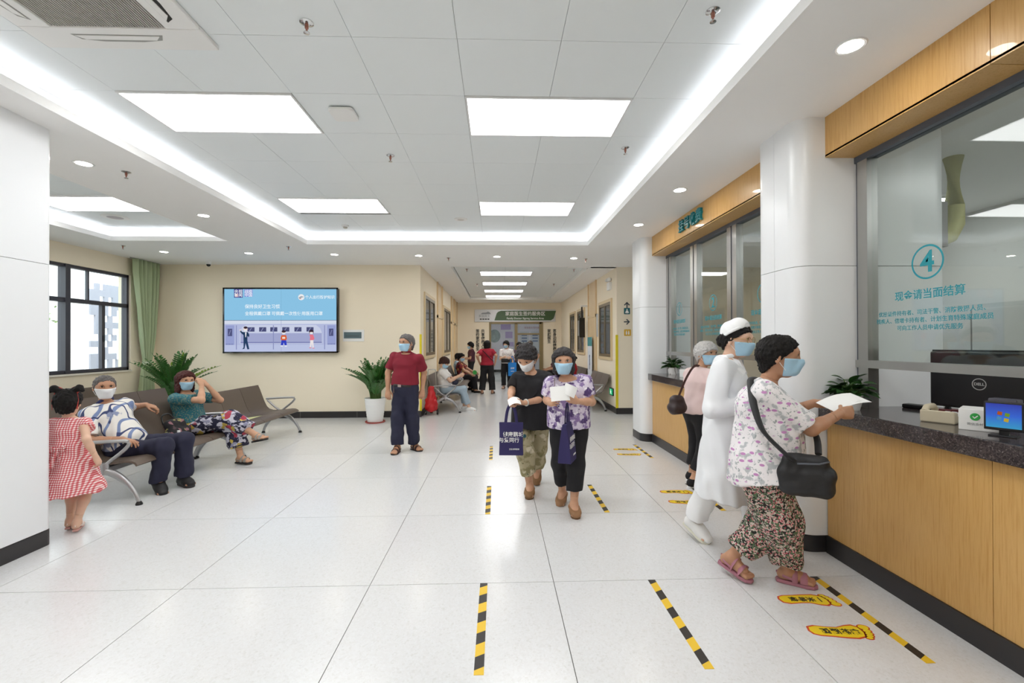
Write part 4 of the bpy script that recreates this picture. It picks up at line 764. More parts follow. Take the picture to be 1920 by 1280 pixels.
# ------------------------------------------------------------------ people: bodies, hair and clothes grown as smooth surfaces
def V3(*a): return np.array(a, dtype=np.float64)
def nrm(v): return v/max(1e-9, np.linalg.norm(v))
class Field:
    """signed distance samples on a grid; shapes are blended in and the zero surface is meshed"""
    def __init__(s, lo, hi, h):
        s.lo = np.array(lo, float)-3*h; s.h = h; s.n = np.maximum(4, np.ceil((np.array(hi)+3*h-s.lo)/h).astype(int)+1); s.F = np.full(s.n, 9.0, np.float32)
    def sub(s, lo, hi):
        a = np.clip(np.floor((lo-s.lo)/s.h).astype(int), 0, s.n); b = np.clip(np.ceil((hi-s.lo)/s.h).astype(int)+1, 0, s.n)
        if (b <= a).any(): return None
        ax = [(s.lo[i]+s.h*np.arange(a[i], b[i])).astype(np.float32) for i in range(3)]
        return tuple(slice(a[i], b[i]) for i in range(3)), ax
    def seg(s, p, k=.02, op='add'):
        a, b, ra, rb, ratio, Rv = p; m = max(ra, rb)*max(1, ratio)+k+2.5*s.h
        q = s.sub(np.minimum(a, b)-m, np.maximum(a, b)+m)
        if q is None: return
        sl, ax = q; X, Y, Z = ax[0][:, None, None]-a[0], ax[1][None, :, None]-a[1], ax[2][None, None, :]-a[2]
        d = b-a; L2 = float(d@d)
        t = np.clip((X*d[0]+Y*d[1]+Z*d[2])/L2, 0, 1) if L2 > 1e-10 else np.zeros(1, np.float32)
        rx, ry, rz = X-t*d[0], Y-t*d[1], Z-t*d[2]; r2 = rx*rx+ry*ry+rz*rz
        if ratio != 1:
            c = rx*Rv[0]+ry*Rv[1]+rz*Rv[2]; r2 = r2-c*c+(c/ratio)**2
        D = (np.sqrt(r2)-(ra+(rb-ra)*t))*(min(1, ratio) if ratio != 1 else 1)
        s.mix(sl, D, k, op)
    def mix(s, sl, D, k, op):
        F = s.F[sl]
        if op == 'cut': s.F[sl] = np.maximum(F, -D); return
        if k <= 0: s.F[sl] = np.minimum(F, D); return
        h = np.clip(.5+.5*(F-D)/k, 0, 1); s.F[sl] = F+(D-F)*h-k*h*(1-h)
    def join(s, o, k=.015): s.mix(tuple(slice(0, n) for n in s.n), o.F, k, 'add')
    def like(s): o = Field.__new__(Field); o.lo, o.h, o.n = s.lo, s.h, s.n; o.F = np.full(s.n, 9.0, np.float32); return o
    def axes(s): return [(s.lo[i]+s.h*np.arange(s.n[i])).astype(np.float32).reshape([-1 if j == i else 1 for j in range(3)]) for i in range(3)]
    def clip(s, p, n):       # keep the side the normal points away from
        X, Y, Z = s.axes(); s.F = np.maximum(s.F, ((X-p[0])*n[0]+(Y-p[1])*n[1]+(Z-p[2])*n[2]).astype(np.float32))
    def folds(s, amp, fr, seed=0, squash=.45):
        X, Y, Z = s.axes(); g = np.random.RandomState(seed); N = 0
        for k in range(5):
            v = g.normal(size=3); v[2] *= squash; v *= fr*(.6+.35*k)/np.linalg.norm(v); w_ = g.normal(size=3)*fr*.35
            N = N+np.sin(X*v[0]+Y*v[1]+Z*v[2]+1.3*np.sin(X*w_[0]+Y*w_[1]+Z*w_[2]+k)+g.uniform(0, 6))/(1+.4*k)
        s.F = s.F+np.where(s.F < .1, amp*.5*N, 0).astype(np.float32)
    def val(s, p):
        i = np.clip(np.round((p-s.lo)/s.h).astype(int), 0, s.n-1); return s.F[tuple(i)]
    def mesh(s):
        F = s.F; S = F < 0; C = np.zeros(tuple(s.n-1), np.int8)
        for i in (0, 1):
            for j in (0, 1):
                for k in (0, 1): C += S[i:i+s.n[0]-1, j:j+s.n[1]-1, k:k+s.n[2]-1]
        act = np.argwhere((C > 0) & (C < 8)); idx = np.full(C.shape, -1, np.int32); idx[tuple(act.T)] = np.arange(len(act))
        cor = [(i, j, k) for i in (0, 1) for j in (0, 1) for k in (0, 1)]; val = {c: F[act[:, 0]+c[0], act[:, 1]+c[1], act[:, 2]+c[2]] for c in cor}
        P = np.zeros((len(act), 3)); W = np.zeros(len(act))
        for c in cor:
            for ax in range(3):
                if c[ax]: continue
                e = list(c); e[ax] = 1; e = tuple(e); a, b = val[c], val[e]; on = (a < 0) != (b < 0); t = np.where(on, a/np.where(on, a-b, 1), 0)
                q = np.array(c, float)[None]+np.zeros((len(act), 3)); q[:, ax] += t; P[on] += q[on]; W += on
        Vv = s.lo+s.h*(act+P/W[:, None]); Q = []
        for ax in range(3):
            o1, o2 = [(1, 2), (2, 0), (0, 1)][ax]; a = [slice(1, -1)]*3; b = [slice(1, -1)]*3; a[ax] = slice(0, -1); b[ax] = slice(1, None)
            A, B = S[tuple(a)], S[tuple(b)]; e = np.argwhere(A != B)
            if not len(e): continue
            fl = A[tuple(e.T)]; off = np.ones(3, int); off[ax] = 0; e = e+off
            def ci(d1, d2): q = e.copy(); q[:, o1] -= d1; q[:, o2] -= d2; return idx[tuple(q.T)]
            q = np.stack([ci(1, 1), ci(0, 1), ci(0, 0), ci(1, 0)], 1); q[~fl] = q[~fl][:, ::-1]; Q.append(q)
        Q = np.concatenate(Q) if Q else np.zeros((0, 4), int)
        return Vv, Q[(Q >= 0).all(1)]
def surf(name, parts, m, parent, org):
    """parts: list of (verts, quads) put into one mesh object"""
    vs, qs, o = [], [], 0
    for v, q in parts: vs.append(v); qs.append(q+o); o += len(v)
    v = np.concatenate(vs)-np.array(org); q = np.concatenate(qs); me = bpy.data.meshes.new(name)
    me.vertices.add(len(v)); me.vertices.foreach_set('co', v.astype(np.float32).ravel()); me.loops.add(q.size); me.loops.foreach_set('vertex_index', q.astype(np.int32).ravel())
    me.polygons.add(len(q)); me.polygons.foreach_set('loop_start', np.arange(0, q.size, 4, dtype=np.int32)); me.update(calc_edges=True); me.validate()
    me.polygons.foreach_set('use_smooth', np.ones(len(me.polygons), bool)); me.materials.append(m); return obj(name, me, parent)
def pattern(name, base, layers, rough=.8, bump=.12, bscale=350):
    """cloth print: each layer is (texture, scale, lo, hi, colour, stretch)"""
    m = mat(name, base, rough, bump=bump, bscale=bscale); n, l, p = nodes(m); tc = n.new('ShaderNodeTexCoord'); prev = None
    for k, (ty, sc, lo, hi, col, stv) in enumerate(layers):
        mp = n.new('ShaderNodeMapping'); mp.inputs['Location'].default_value = (k*3.1, k*1.7, k*.9); mp.inputs['Scale'].default_value = stv or (1, 1, 1); mp.inputs['Rotation'].default_value = (0, .5*k, .4*k) if ty != 'wave' else (0, 0, 0); l.new(tc.outputs['Object'], mp.inputs[0])
        if ty == 'noise': t = n.new('ShaderNodeTexNoise'); t.inputs['Detail'].default_value = 3; o = t.outputs[0]
        elif ty == 'voro': t = n.new('ShaderNodeTexVoronoi'); o = t.outputs['Distance']
        elif ty == 'cell': t = n.new('ShaderNodeTexVoronoi'); sp_ = n.new('ShaderNodeSeparateColor'); l.new(t.outputs['Color'], sp_.inputs[0]); o = sp_.outputs[0]
        else: t = n.new('ShaderNodeTexWave'); t.bands_direction = stv and 'Z' if ty == 'waveZ' else 'X'; t.inputs['Distortion'].default_value = 6 if ty == 'swirl' else 0; t.inputs['Detail'].default_value = 1; o = t.outputs[0]
        t.inputs['Scale'].default_value = sc; l.new(mp.outputs[0], t.inputs[0])
        mr = n.new('ShaderNodeMapRange'); mr.inputs['From Min'].default_value = lo; mr.inputs['From Max'].default_value = hi; l.new(o, mr.inputs['Value'])
        mx = n.new('ShaderNodeMix'); mx.data_type = 'RGBA'; mx.inputs['B'].default_value = lin(col); mx.inputs['A'].default_value = lin(base)
        if prev: l.new(prev, mx.inputs['A'])
        l.new(mr.outputs[0], mx.inputs['Factor']); prev = mx.outputs['Result']
    l.new(prev, p.inputs['Base Color']); return m
def cloth(name, col, rough=.85): return mat(name, col, rough, bump=.12, bscale=350)
def skin(name, col):
    m = mat(name, col, .5, var=.07, vscale=14, bump=.03, bscale=250); nodes(m)[2].inputs['Subsurface Weight'].default_value = .08; nodes(m)[2].inputs['Subsurface Radius'].default_value = (.01, .004, .002); return m
def hairm(name, col):
    m = mat(name, col, .6, spec=.25, var=.5, vscale=22, vstretch=(8, 8, .8), bump=.7, bscale=150); return m
SK1 = skin('skin_warm', 'c99b7d'); SK2 = skin('skin_tan', 'b98a6c'); SK3 = skin('skin_fair', 'dcb399')
HB_, HG, HW_, HR, HD = hairm('black_hair', '120f0e'), hairm('grey_hair', '3b3839'), hairm('white_hair', 'c6c4c2'), hairm('auburn_hair', '4a2320'), hairm('salt_hair', '696563')
MK_B = mat('blue_mask', 'a9cfe6', .7, bump=.1, bscale=60); MK_W = mat('white_mask', 'eef0f2', .7); M_eye = mat('eye_white', 'e4ded8', .3); M_iris = mat('iris', '241711', .25); M_brow = mat('brow', '3a302c', .8); M_lash = mat('lash', '2a1d18', .7); M_loop = mat('ear_loop', 'f0f0f0', .7)
def ik(a, c, l1, l2, hint):
    d = c-a; D = np.linalg.norm(d); s = max(1.0, D/(l1+l2)*1.002); l1, l2 = l1*s, l2*s; D = max(D, abs(l1-l2)+1e-3); u = d/np.linalg.norm(d)
    x = (l1*l1-l2*l2+D*D)/(2*D); h = math.sqrt(max(0, l1*l1-x*x)); hp = np.array(hint, float); hp = hp-u*(hp@u); return a+u*x+nrm(hp)*h
def S_(a, b, ra, rb, ratio=1.0, Rv=None): return (np.array(a, float), np.array(b, float), ra, rb, ratio, Rv)
def hand_prims(w, d, n, s, sc=1.0, curl=.5, spread=.12, thumb=.5, r=1.0):
    """palm and five fingers: d along the hand, n out of the palm, s towards the thumb"""
    d, n = nrm(d), None if n is None else nrm(n-d*(n@d)); s = np.cross(n, d)*(1 if np.cross(n, d)@s > 0 else -1); P = []
    pl = .088*sc; kn = []
    for i, o in enumerate((.030, .010, -.010, -.028)):
        k_ = w+d*(pl-(.0, -.003, .002, .012)[i]*sc)+s*o*sc; kn.append(k_); P.append(S_(w+d*.008*sc+s*o*.55*sc, k_, .0135*sc*r, .0115*sc*r))
    P.append(S_(w+d*.03*sc+n*.006*sc, w+d*.06*sc+n*.004*sc, .02*sc, .02*sc, 1.7, s)); F = []
    for i, L in enumerate((.074, .082, .076, .06)):
        a = 0; p = kn[i]; bs = (.45, .75, .55); dd0 = nrm(d+s*spread*(.6, .2, -.2, -.65)[i])
        for j, f_ in enumerate((.44, .31, .25)):
            a += bs[j]*curl*1.9*(1+.08*i); q = p+(dd0*math.cos(a)+n*math.sin(a))*L*f_*sc; F.append(S_(p, q, (.0092, .0084, .0076)[j]*sc*r, (.0085, .0077, .0066)[j]*sc*r)); p = q
    t0 = w+d*.02*sc+s*.022*sc+n*.006*sc; t1 = t0+nrm(d*.55+s*.75*(1-.5*thumb)+n*.55*thumb)*.042*sc; t2 = t1+nrm(d*.8+s*.35*(1-thumb)+n*.5*thumb)*.034*sc; t3 = t2+nrm(d*.9-s*.25*thumb+n*.35*thumb)*.026*sc
    F += [S_(t0, t1, .0125*sc, .0105*sc), S_(t1, t2, .0098*sc, .009*sc), S_(t2, t3, .009*sc, .0072*sc)]
    return P, F
def tube_obj(name, pts, r, m, parent, org, n=8, sx=1.0): return MB().tube([Vector(p)-Vector(org) for p in pts], r, n, sx=sx).build(name, m, parent, smooth=60)
def smooth_path(pts, n=6):
    pts = [np.array(p, float) for p in pts]; out = []
    for i in range(len(pts)-1):
        p0, p1, p2, p3 = pts[max(i-1, 0)], pts[i], pts[i+1], pts[min(i+2, len(pts)-1)]
        for k in range(n): t = k/n; out.append(.5*((2*p1)+(-p0+p2)*t+(2*p0-5*p1+4*p2-p3)*t*t+(-p0+3*p1-3*p2+p3)*t**3))
    return out+[pts[-1]]
def person(label, x, y, H, face, pel, neck, head, look, wr, an, feet, el=None, kn=None, sh=None, hands=None, sk=SK1, w=1.0, hs=1.08, hair=None, hm=HB_, mask=MK_B, top=None, low=None, shoes=None, far=False, belly=0, group=None, bust=0, sit=False, extra=None, hip=None, shw=.165, glasses=False):
    org = (x, y, 0); o = tag(empty('person', org), label, 'person', group); fa = R(face); f = V3(math.cos(fa), math.sin(fa), 0); r = V3(math.sin(fa), -math.cos(fa), 0); u = V3(0, 0, 1); sc = H/1.6
    v0, vh, vd = (.0115, .0075, .006) if far else (.0085, .0048, .0036)
    pel, neck, head = V3(*pel), V3(*neck), V3(*head); spine = nrm(neck-pel); tr = nrm(r-spine*(r@spine)); J = {}
    for s, k in ((1, 'R'), (-1, 'L')):
        J['sh'+k] = V3(*sh[k]) if sh and k in sh else neck-spine*.065*sc+tr*s*shw*sc
        J['hip'+k] = V3(*hip[k]) if hip else pel+tr*s*.085*sc-u*.03*sc
        J['wr'+k] = V3(*wr[k]); J['an'+k] = V3(*an[k])
        J['el'+k] = V3(*el[k]) if el and k in el else ik(J['sh'+k], J['wr'+k], .175*H, .155*H, -f*.6-u*.5+r*s*.45)
        J['kn'+k] = V3(*kn[k]) if kn and k in kn else ik(J['hip'+k], J['an'+k], .245*H, .24*H, f+u*.1+r*s*.12)
    # --- trunk, arms and legs
    waist = pel+(neck-pel)*.33; chest = pel+(neck-pel)*.68; uch = pel+(neck-pel)*.86; tf = np.cross(u, r) if abs(spine[2]) > .99 else nrm(np.cross(tr, spine))*(1 if np.cross(tr, spine)@f > 0 else -1)
    T = [S_(pel-tr*.055*w*sc, pel+tr*.055*w*sc, .108*w*sc, .108*w*sc), S_(pel+tr*0, waist, .118*w*sc, .108*w*sc, 1.22, tr), S_(waist, chest, .108*w*sc, .114*w*sc, 1.25, tr), S_(chest, uch, .113*w*sc, .085*sc, 1.32, tr), S_(J['shR'], J['shL'], .052*sc, .052*sc)]
    if belly: T.append(S_(pel+tf*belly+u*.06, waist+tf*belly*1.15, .12*w*sc, .115*w*sc, 1.15, tr))
    if bust: T += [S_(chest+tf*.075*w*sc+tr*s*.065*sc-spine*.01, chest+tf*.075*w*sc+tr*s*.062*sc, bust, bust) for s in (1, -1)]
    A = {k: [S_(J['sh'+k], J['el'+k], .05*sc*(.6+.4*w), .039*sc*(.7+.3*w)), S_(J['el'+k], J['el'+k]+(J['wr'+k]-J['el'+k])*.35, .039*sc*(.7+.3*w), .038*sc), S_(J['el'+k]+(J['wr'+k]-J['el'+k])*.35, J['wr'+k], .038*sc, .0265*sc)] for k in 'RL'}
    L = {k: [S_(J['hip'+k], J['kn'+k], .088*w*sc, .056*sc), S_(J['kn'+k], J['kn'+k]+(J['an'+k]-J['kn'+k])*.35-f*.012, .055*sc, .056*sc), S_(J['kn'+k]+(J['an'+k]-J['kn'+k])*.35-f*.012, J['an'+k], .054*sc, .035*sc)] for k in 'RL'}
    FT = {}; fd = {}
    for k in 'RL':
        a_, pt = feet[k]; h_ = V3(math.cos(R(a_)), math.sin(R(a_)), 0); d = h_*math.cos(R(pt))+u*math.sin(R(pt)); up = nrm(u-d*(u@d)); sd = np.cross(d, up); A_ = J['an'+k]; q = sc*1.0; fd[k] = (d, up, sd, A_, q)
        FT[k] = [S_(A_, A_-d*.035*q-up*.035*q, .034*q, .03*q), S_(A_-d*.03*q-up*.04*q, A_+d*.09*q-up*.045*q, .028*q, .026*q, 1.25, sd), S_(A_-up*.005*q, A_+d*.09*q-up*.038*q, .034*q, .026*q, 1.2, sd)]
        FT[k] += [S_(A_+d*.085*q-up*.05*q+sd*t_*q, A_+d*(.145-.35*abs(t_+.012))*q-up*.056*q+sd*t_*1.25*q, .014*q, (.0125 if abs(t_+.026) > .006 else .015)*q) for t_ in (-.026, -.01, .004, .017, .029)]
    # --- head
    la, lp = R(look[0]), R(look[1]); lf = V3(math.cos(la)*math.cos(lp), math.sin(la)*math.cos(lp), math.sin(lp)); lr = V3(math.sin(la), -math.cos(la), 0); lu = np.cross(lr, lf); g = hs*.98; Hd = lambda a, b, c: head+(lr*a+lf*b+lu*c)*g
    HP = [S_(Hd(0, -.022, .018), Hd(0, .012, .022), .083*g, .08*g, .93, lr), S_(Hd(0, .03, -.02), Hd(0, .045, -.082), .058*g, .036*g, 1.1, lr), S_(Hd(0, -.01, -.03), Hd(0, .02, -.06), .06*g, .05*g), S_(Hd(0, .082, .0), Hd(0, .1, -.028), .009*g, .014*g),
          S_(Hd(-.032, .074, .028), Hd(.032, .074, .028), .016*g, .016*g)]
    EA = [S_(Hd(s*.079, -.008, .005), Hd(s*.083, -.014, -.03), .017*g, .012*g, .5, lr) for s in (1, -1)]
    NK = [S_(neck-spine*.03, Hd(0, -.02, -.06), .054*sc, .05*sc)]
    # --- the body: one mesh; finer sampling at the head, hands and feet
    def bounds(ps, ex=.0): P = np.array([q for p in ps for q in (p[0], p[1])]); m_ = max(max(p[2], p[3])*max(1, p[4]) for p in ps); return P.min(0)-m_-ex, P.max(0)+m_+ex
    parts = []; core = T+A['R']+A['L']+L['R']+L['L']+NK; lo, hi = bounds(core); B = Field(lo, hi, v0); cutH = neck+(Hd(0, -.02, -.06)-neck)*.3; nH = nrm(Hd(0, 0, 0)-neck)
    for p in T: B.seg(p, .035)
    nkf = B.like()
    for p in NK: nkf.seg(p, .02)
    nkf.clip(cutH+nH*v0*.4, nH); B.join(nkf, .03); cuts = {}
    for k in 'RL':
        q = B.like()
        for p in A[k]: q.seg(p, .02)
        c = J['el'+k]+(J['wr'+k]-J['el'+k])*.72; n_ = nrm(J['wr'+k]-J['el'+k]); q.clip(c+n_*v0*.4, n_); B.join(q, .03); cuts[k] = (c, n_); q = B.like()
        for p in L[k]: q.seg(p, .025)
        c2 = J['kn'+k]+(J['an'+k]-J['kn'+k])*.8; n2 = nrm(J['an'+k]-J['kn'+k]); q.clip(c2+n2*v0*.4, n2); B.join(q, .03); cuts['f'+k] = (c2, n2)
    parts.append(B.mesh()); lo, hi = bounds(HP+EA+NK); HF = Field(lo, hi, vh)
    for p in HP+NK: HF.seg(p, .03)
    for s in (1, -1): HF.seg(S_(Hd(s*.033, .095, .011), Hd(s*.033, .095, .011), .016*g, .016*g), 0, 'cut')
    for p in EA: HF.seg(p, .008)
    HF.clip(cutH, -nH); parts.append(HF.mesh())
    for s, k in ((1, 'R'), (-1, 'L')):
        hp = dict(d=J['wr'+k]-J['el'+k], n=-r*s, s=f, curl=.45); hp.update((hands or {}).get(k, {})); hp['d'] = np.array(hp['d'], float); hp['n'] = np.array(hp['n'], float); hp['s'] = np.array(hp['s'], float)
        Pp, Ff = hand_prims(J['wr'+k], hp['d'], hp['n'], hp['s'], sc*1.02, hp['curl'], hp.get('spread', .14), hp.get('thumb', .5)); lo, hi = bounds(Pp+Ff+A[k][2:]); q = Field(lo, hi, vd)
        for p in A[k][2:]+Pp: q.seg(p, .014)
        fg = q.like()
        for p in Ff: fg.seg(p, .003)
        q.join(fg, .006); q.clip(cuts[k][0], -cuts[k][1]); parts.append(q.mesh())
        lo, hi = bounds(FT[k]+L[k][2:]); q = Field(lo, hi, vh)
        for p in L[k][2:]+FT[k][:3]: q.seg(p, .02)
        for p in FT[k][3:]: q.seg(p, .006)
        q.clip(cuts['f'+k][0], -cuts['f'+k][1]); parts.append(q.mesh())
    surf('body', parts, sk, o, org)
    # --- eyes and brows
    for s in (1, -1):
        e = Hd(s*.033, .079, .012); m = MB(); m.lathe([(0, -.0055), (.006, -.0045), (.0095, 0), (.006, .0045), (0, .0055)], 12, cap=False); me = m.mesh('eye', M_eye, 60); q = Matrix(((lr[0], lf[0], lu[0], 0), (lr[1], lf[1], lu[1], 0), (lr[2], lf[2], lu[2], 0), (0, 0, 0, 1)))
        me.transform(Matrix.Diagonal((1.45*g, .78*g, .95*g, 1))); me.transform(q); eo = obj('eye', me, o, Vector(e)-Vector(org))
        m = MB(); m.lathe([(0, .0), (.0058, .0), (.0058, .002), (0, .003)], 12, cap=False); me = m.mesh('iris', M_iris, 60); me.transform(Matrix.Rotation(-math.pi/2, 4, 'X')); me.transform(q); obj('iris', me, eo, Vector(lf*.0078*g)); tube_obj('eyelid', [Hd(s*.019, .084, .014), Hd(s*.026, .0895, .0185), Hd(s*.034, .0895, .02), Hd(s*.042, .084, .0175), Hd(s*.048, .076, .012)], [.0012*g, .0022*g, .0024*g, .002*g, .001*g], M_lash, o, org, 6)
        tube_obj('eyebrow', [Hd(s*.016, .0915, .027), Hd(s*.03, .092, .034), Hd(s*.05, .078, .029)], [.0035*g, .004*g, .002*g], M_brow if hm is not HW_ else hm, o, org, 6)
    # --- mask with ear loops
    if mask:
        lo, hi = bounds(HP); q = Field(lo, hi, vh*.9)
        for p in HP[:4]: q.seg(S_(p[0], p[1], p[2]+.0075, p[3]+.0075, p[4], p[5]), .035)
        q.seg(S_(Hd(0, .1, -.03), Hd(0, .085, -.075), .018*g, .02*g, 1.6, lr), .03)
        q.clip(Hd(0, .1, -.009), lu); q.clip(Hd(0, .06, -.108), -lu*.97+lf*.1); q.clip(Hd(0, .02, 0), -lf); mo_ = surf('face_mask', [q.mesh()], mask, o, org)
        for s in (1, -1):
            for dz in (.0, -.07): tube_obj('ear_loop', smooth_path([Hd(s*.066, .03, dz-.006), Hd(s*.082, .0, dz*.5-.004), Hd(s*.09, -.02, -.012)], 4), .0016, M_loop, mo_, org, 5)
    if glasses:
        gm = mat('gold_wire', 'c79f5e', .25, metal=.9); go = tube_obj('glasses', [Hd(-.008, .104, .012), Hd(0, .106, .015), Hd(.008, .104, .012)], .0016, gm, o, org, 6)
        for s in (1, -1):
            tube_obj('rim', [Hd(s*.034+.026*math.cos(t), .1-.12*abs(s*.034+.026*math.cos(t))*.35, .008+.02*math.sin(t)) for t in [2*math.pi*q/20 for q in range(21)]], .0016, gm, go, org, 6); tube_obj('temple_arm', [Hd(s*.06, .09, .014), Hd(s*.082, .04, .012), Hd(s*.086, -.015, .008)], .0016, gm, go, org, 6)
    # --- hair
    if hair:
        lo, hi = bounds(HP, .06); lo = lo-np.array([.05, .05, .14]); q = Field(lo, hi+.06, vh); th = {'buzz': .005, 'crop': .022, 'short': .014, 'curly': .024, 'bob': .018, 'long': .018, 'tied': .012}[hair]
        q.seg(S_(Hd(0, -.026, .022), Hd(0, .008, .028), .083*g+th, .08*g+th, .95, lr), .02); q.seg(S_(Hd(0, -.036, -.01), Hd(0, -.038, -.062), .075*g+th*.6, .056*g+th*.4, 1.02, lr), .03)
        sl_, of = {'buzz': (.98, -.014), 'crop': (.8, -.034), 'short': (1.05, -.022), 'curly': (.9, -.03), 'bob': (.72, -.004), 'long': (.7, 0), 'tied': (.8, -.004)}[hair]
        if hair == 'curly': q.seg(S_(Hd(0, .045, .075), Hd(0, -.02, .09), .05*g, .06*g, 1.3, lr), .03)
        q.clip(Hd(0, 0, of), nrm(lf*sl_-lu))
        if hair in ('bob', 'long'):
            b2 = q.like(); dn = -.085 if hair == 'bob' else -.125
            for s in (1, -1): b2.seg(S_(Hd(s*.07, .0, .03), Hd(s*.074, -.0, dn), .034*g, .03*g, .7, lr), .02); b2.seg(S_(Hd(s*.055, -.05, .03), Hd(s*.05, -.06, dn-.005), .045*g, .04*g), .03)
            b2.seg(S_(Hd(0, -.06, .03), Hd(0, -.075, dn-.01), .06*g, .045*g, 1.2, lr), .03); fr_ = nrm(lf); b2.clip(Hd(0, .038, 0), fr_); q.join(b2, .02); q.seg(S_(Hd(-.03, .062, .078), Hd(.04, .066, .07), .026*g, .024*g), .02)
        q.folds(.009 if hair in ('curly',) else .0055, 130 if hair == 'curly' else 190, 3, .3 if hair != 'curly' else 1); hp_ = [q.mesh()]
        if hair == 'tied': q = Field(*bounds([S_(Hd(0, -.115, .0), Hd(0, -.12, -.015), .04, .035)], .02), vh); q.seg(S_(Hd(0, -.11, .0), Hd(0, -.118, -.012), .038*g, .036*g), 0); q.folds(.003, 160, 2); hp_.append(q.mesh())
        surf('hair', hp_, hm, o, org)
    # --- clothes
    def garment(name, m, d):
        off = d.get('off', .014); lo, hi = bounds(core, .05+d.get('flare', 0)); vg = .0115 if far else .0075; G = Field(lo, hi, vg)
        if 'torso' in d:
            for p in T+([] if d.get('noneck') else []): G.seg(S_(p[0], p[1], p[2]+off, p[3]+off, p[4], p[5]), .04)
            if d.get('drop'):     # cloth that hangs down past the hips
                r0, r1, zl = d['drop']; c0 = waist+tf*belly*.6; c1 = pel+tf*belly*.5-u*(pel[2]-zl); G.seg(S_(c0, c1, r0, r1, d.get('dr', 1.25), tr), .06)
            G.clip(neck+spine*d.get('collar', .01)+tf*.0, nrm(spine*1.0+tf*d.get('vee', .35))); zl = d['torso']
            if d.get('slant'): G.clip(pel+u*(zl-pel[2]), -u+tf*d['slant'])
            else: G.clip(V3(0, 0, zl), -u)
        if 'sleeve' in d and d['sleeve'] > 0:
            for k in d.get('sides', 'RL'):
                q = G.like(); t = d['sleeve']; so = d.get('soff', .014); a, e, w_ = J['sh'+k], J['el'+k], J['wr'+k]; q.seg(S_(a, e, A[k][0][2]+so, A[k][0][3]+so+.003), .02)
                if t > 1: q.seg(S_(e, w_, A[k][0][3]+so+.002, .03*sc+so), .03); c = e+(w_-e)*(t-1); n_ = nrm(w_-e)
                else: c = a+(e-a)*t; n_ = nrm(e-a)
                q.clip(c, n_); G.join(q, .012)
        if 'legs' in d:
            hp_, kr, hr, t = d['legs']; W_ = G.like()
            for p in T[:2]: W_.seg(S_(p[0], p[1], p[2]+off, p[3]+off, p[4], p[5]), .03)
            if belly: W_.seg(S_(T[5][0]-u*.05, T[5][0], T[5][2]*.93+off, T[5][3]*.9+off, 1.15, tr), .03)
            W_.clip(pel+spine*d.get('rise', .11), spine); G.join(W_, .02)
            for k in 'RL':
                q = G.like(); a, e, w_ = J['hip'+k], J['kn'+k], J['an'+k]; q.seg(S_(a, e, hp_, kr), .03); q.seg(S_(e, w_, kr, hr), .05); q.clip(e+(w_-e)*t, nrm(w_-e)); G.join(q, .03)
        if 'skirt' in d: r0, r1, zl, dr = d['skirt']; G.seg(S_(waist, V3(pel[0], pel[1], zl)+f*d.get('sweep', 0), r0, r1, dr, tr), .04); G.clip(V3(0, 0, zl), -u); G.clip(neck+spine*d.get('collar', .01), nrm(spine+tf*d.get('vee', .35)))
        G.folds(d.get('fold', .004)*1.6, d.get('ffr', 34), len(label), .22); return surf(name, [G.mesh()], m, o, org)
    for nm, m, d in (top or [])+(low or []): garment(nm, m, d)
    # --- shoes
    for k in 'RL':
        if not shoes: break
        ty, m1, m2 = shoes; d, up, sd, A_, q = fd[k]; Mf = Matrix(((d[0], sd[0], up[0], A_[0]-x), (d[1], sd[1], up[1], A_[1]-y), (d[2], sd[2], up[2], A_[2]), (0, 0, 0, 1))); ol = [(-.075, 0), (-.068, .026), (-.02, .034), (.05, .038), (.1, .047), (.14, .04), (.165, .012), (.165, -.012), (.145, -.037), (.1, -.046), (.05, -.038), (-.02, -.034), (-.068, -.026)]; ol = [(a_*q, b_*q*1.02) for a_, b_ in ol]
        so = MB().prism(ol, -.09*q, -.068*q, Mf).build('shoe_sole', m2, o, bevel=.005)
        if ty == 'sandal':
            for (p0, wd) in ((.085, .021), (.035, .016)): tube_obj('strap', [np.array(Mf @ Vector((p0*q, math.cos(t)*.046*q, (-.062+(.052 if p0 > .06 else .078)*math.sin(t)**.8)*q)))+V3(x, y, 0) for t in [math.pi*i/10 for i in range(11)]], .005*q, m1, so, org, 8, wd/.005)
            if m1.name != m2.name or True: tube_obj('strap', [np.array(Mf @ Vector((p[0]*q, p[1]*q, p[2]*q)))+V3(x, y, 0) for p in ((.03, .042, -.05), (-.03, .04, -.035), (-.068, .0, -.028), (-.03, -.04, -.035), (.03, -.042, -.05))], .009*q, m1, so, org, 8, .4)
        else:
            lo, hi = bounds(FT[k]); s_ = Field(lo-.02, hi+.02, .0065 if not far else .01); hi_ = {'flat': -.018, 'sneaker': .012}[ty]
            for p in FT[k][:3]: s_.seg(S_(p[0], p[1], p[2]+.008, p[3]+.008, p[4], p[5]), .03)
            s_.seg(S_(A_+d*.07*q-up*.042*q, A_+d*.145*q-up*.05*q, .034*q, .029*q, 1.35, sd), .03); s_.clip(A_-up*.072*q, -up); s_.clip(A_+up*hi_*q, up)
            if ty == 'flat': s_.seg(S_(A_+d*.01*q, A_+d*.045*q+up*.01*q, .036*q, .03*q), 0, 'cut')
            surf('shoe_upper', [s_.mesh()], m1, o, org)
    if extra: extra(o, org, J, Hd, dict(f=f, r=r, u=u, tf=tf, tr=tr, waist=waist, chest=chest, pel=pel, neck=neck, lf=lf, lr=lr, lu=lu, surf=surf, bounds=bounds, g=g, sc=sc))
    return o, J
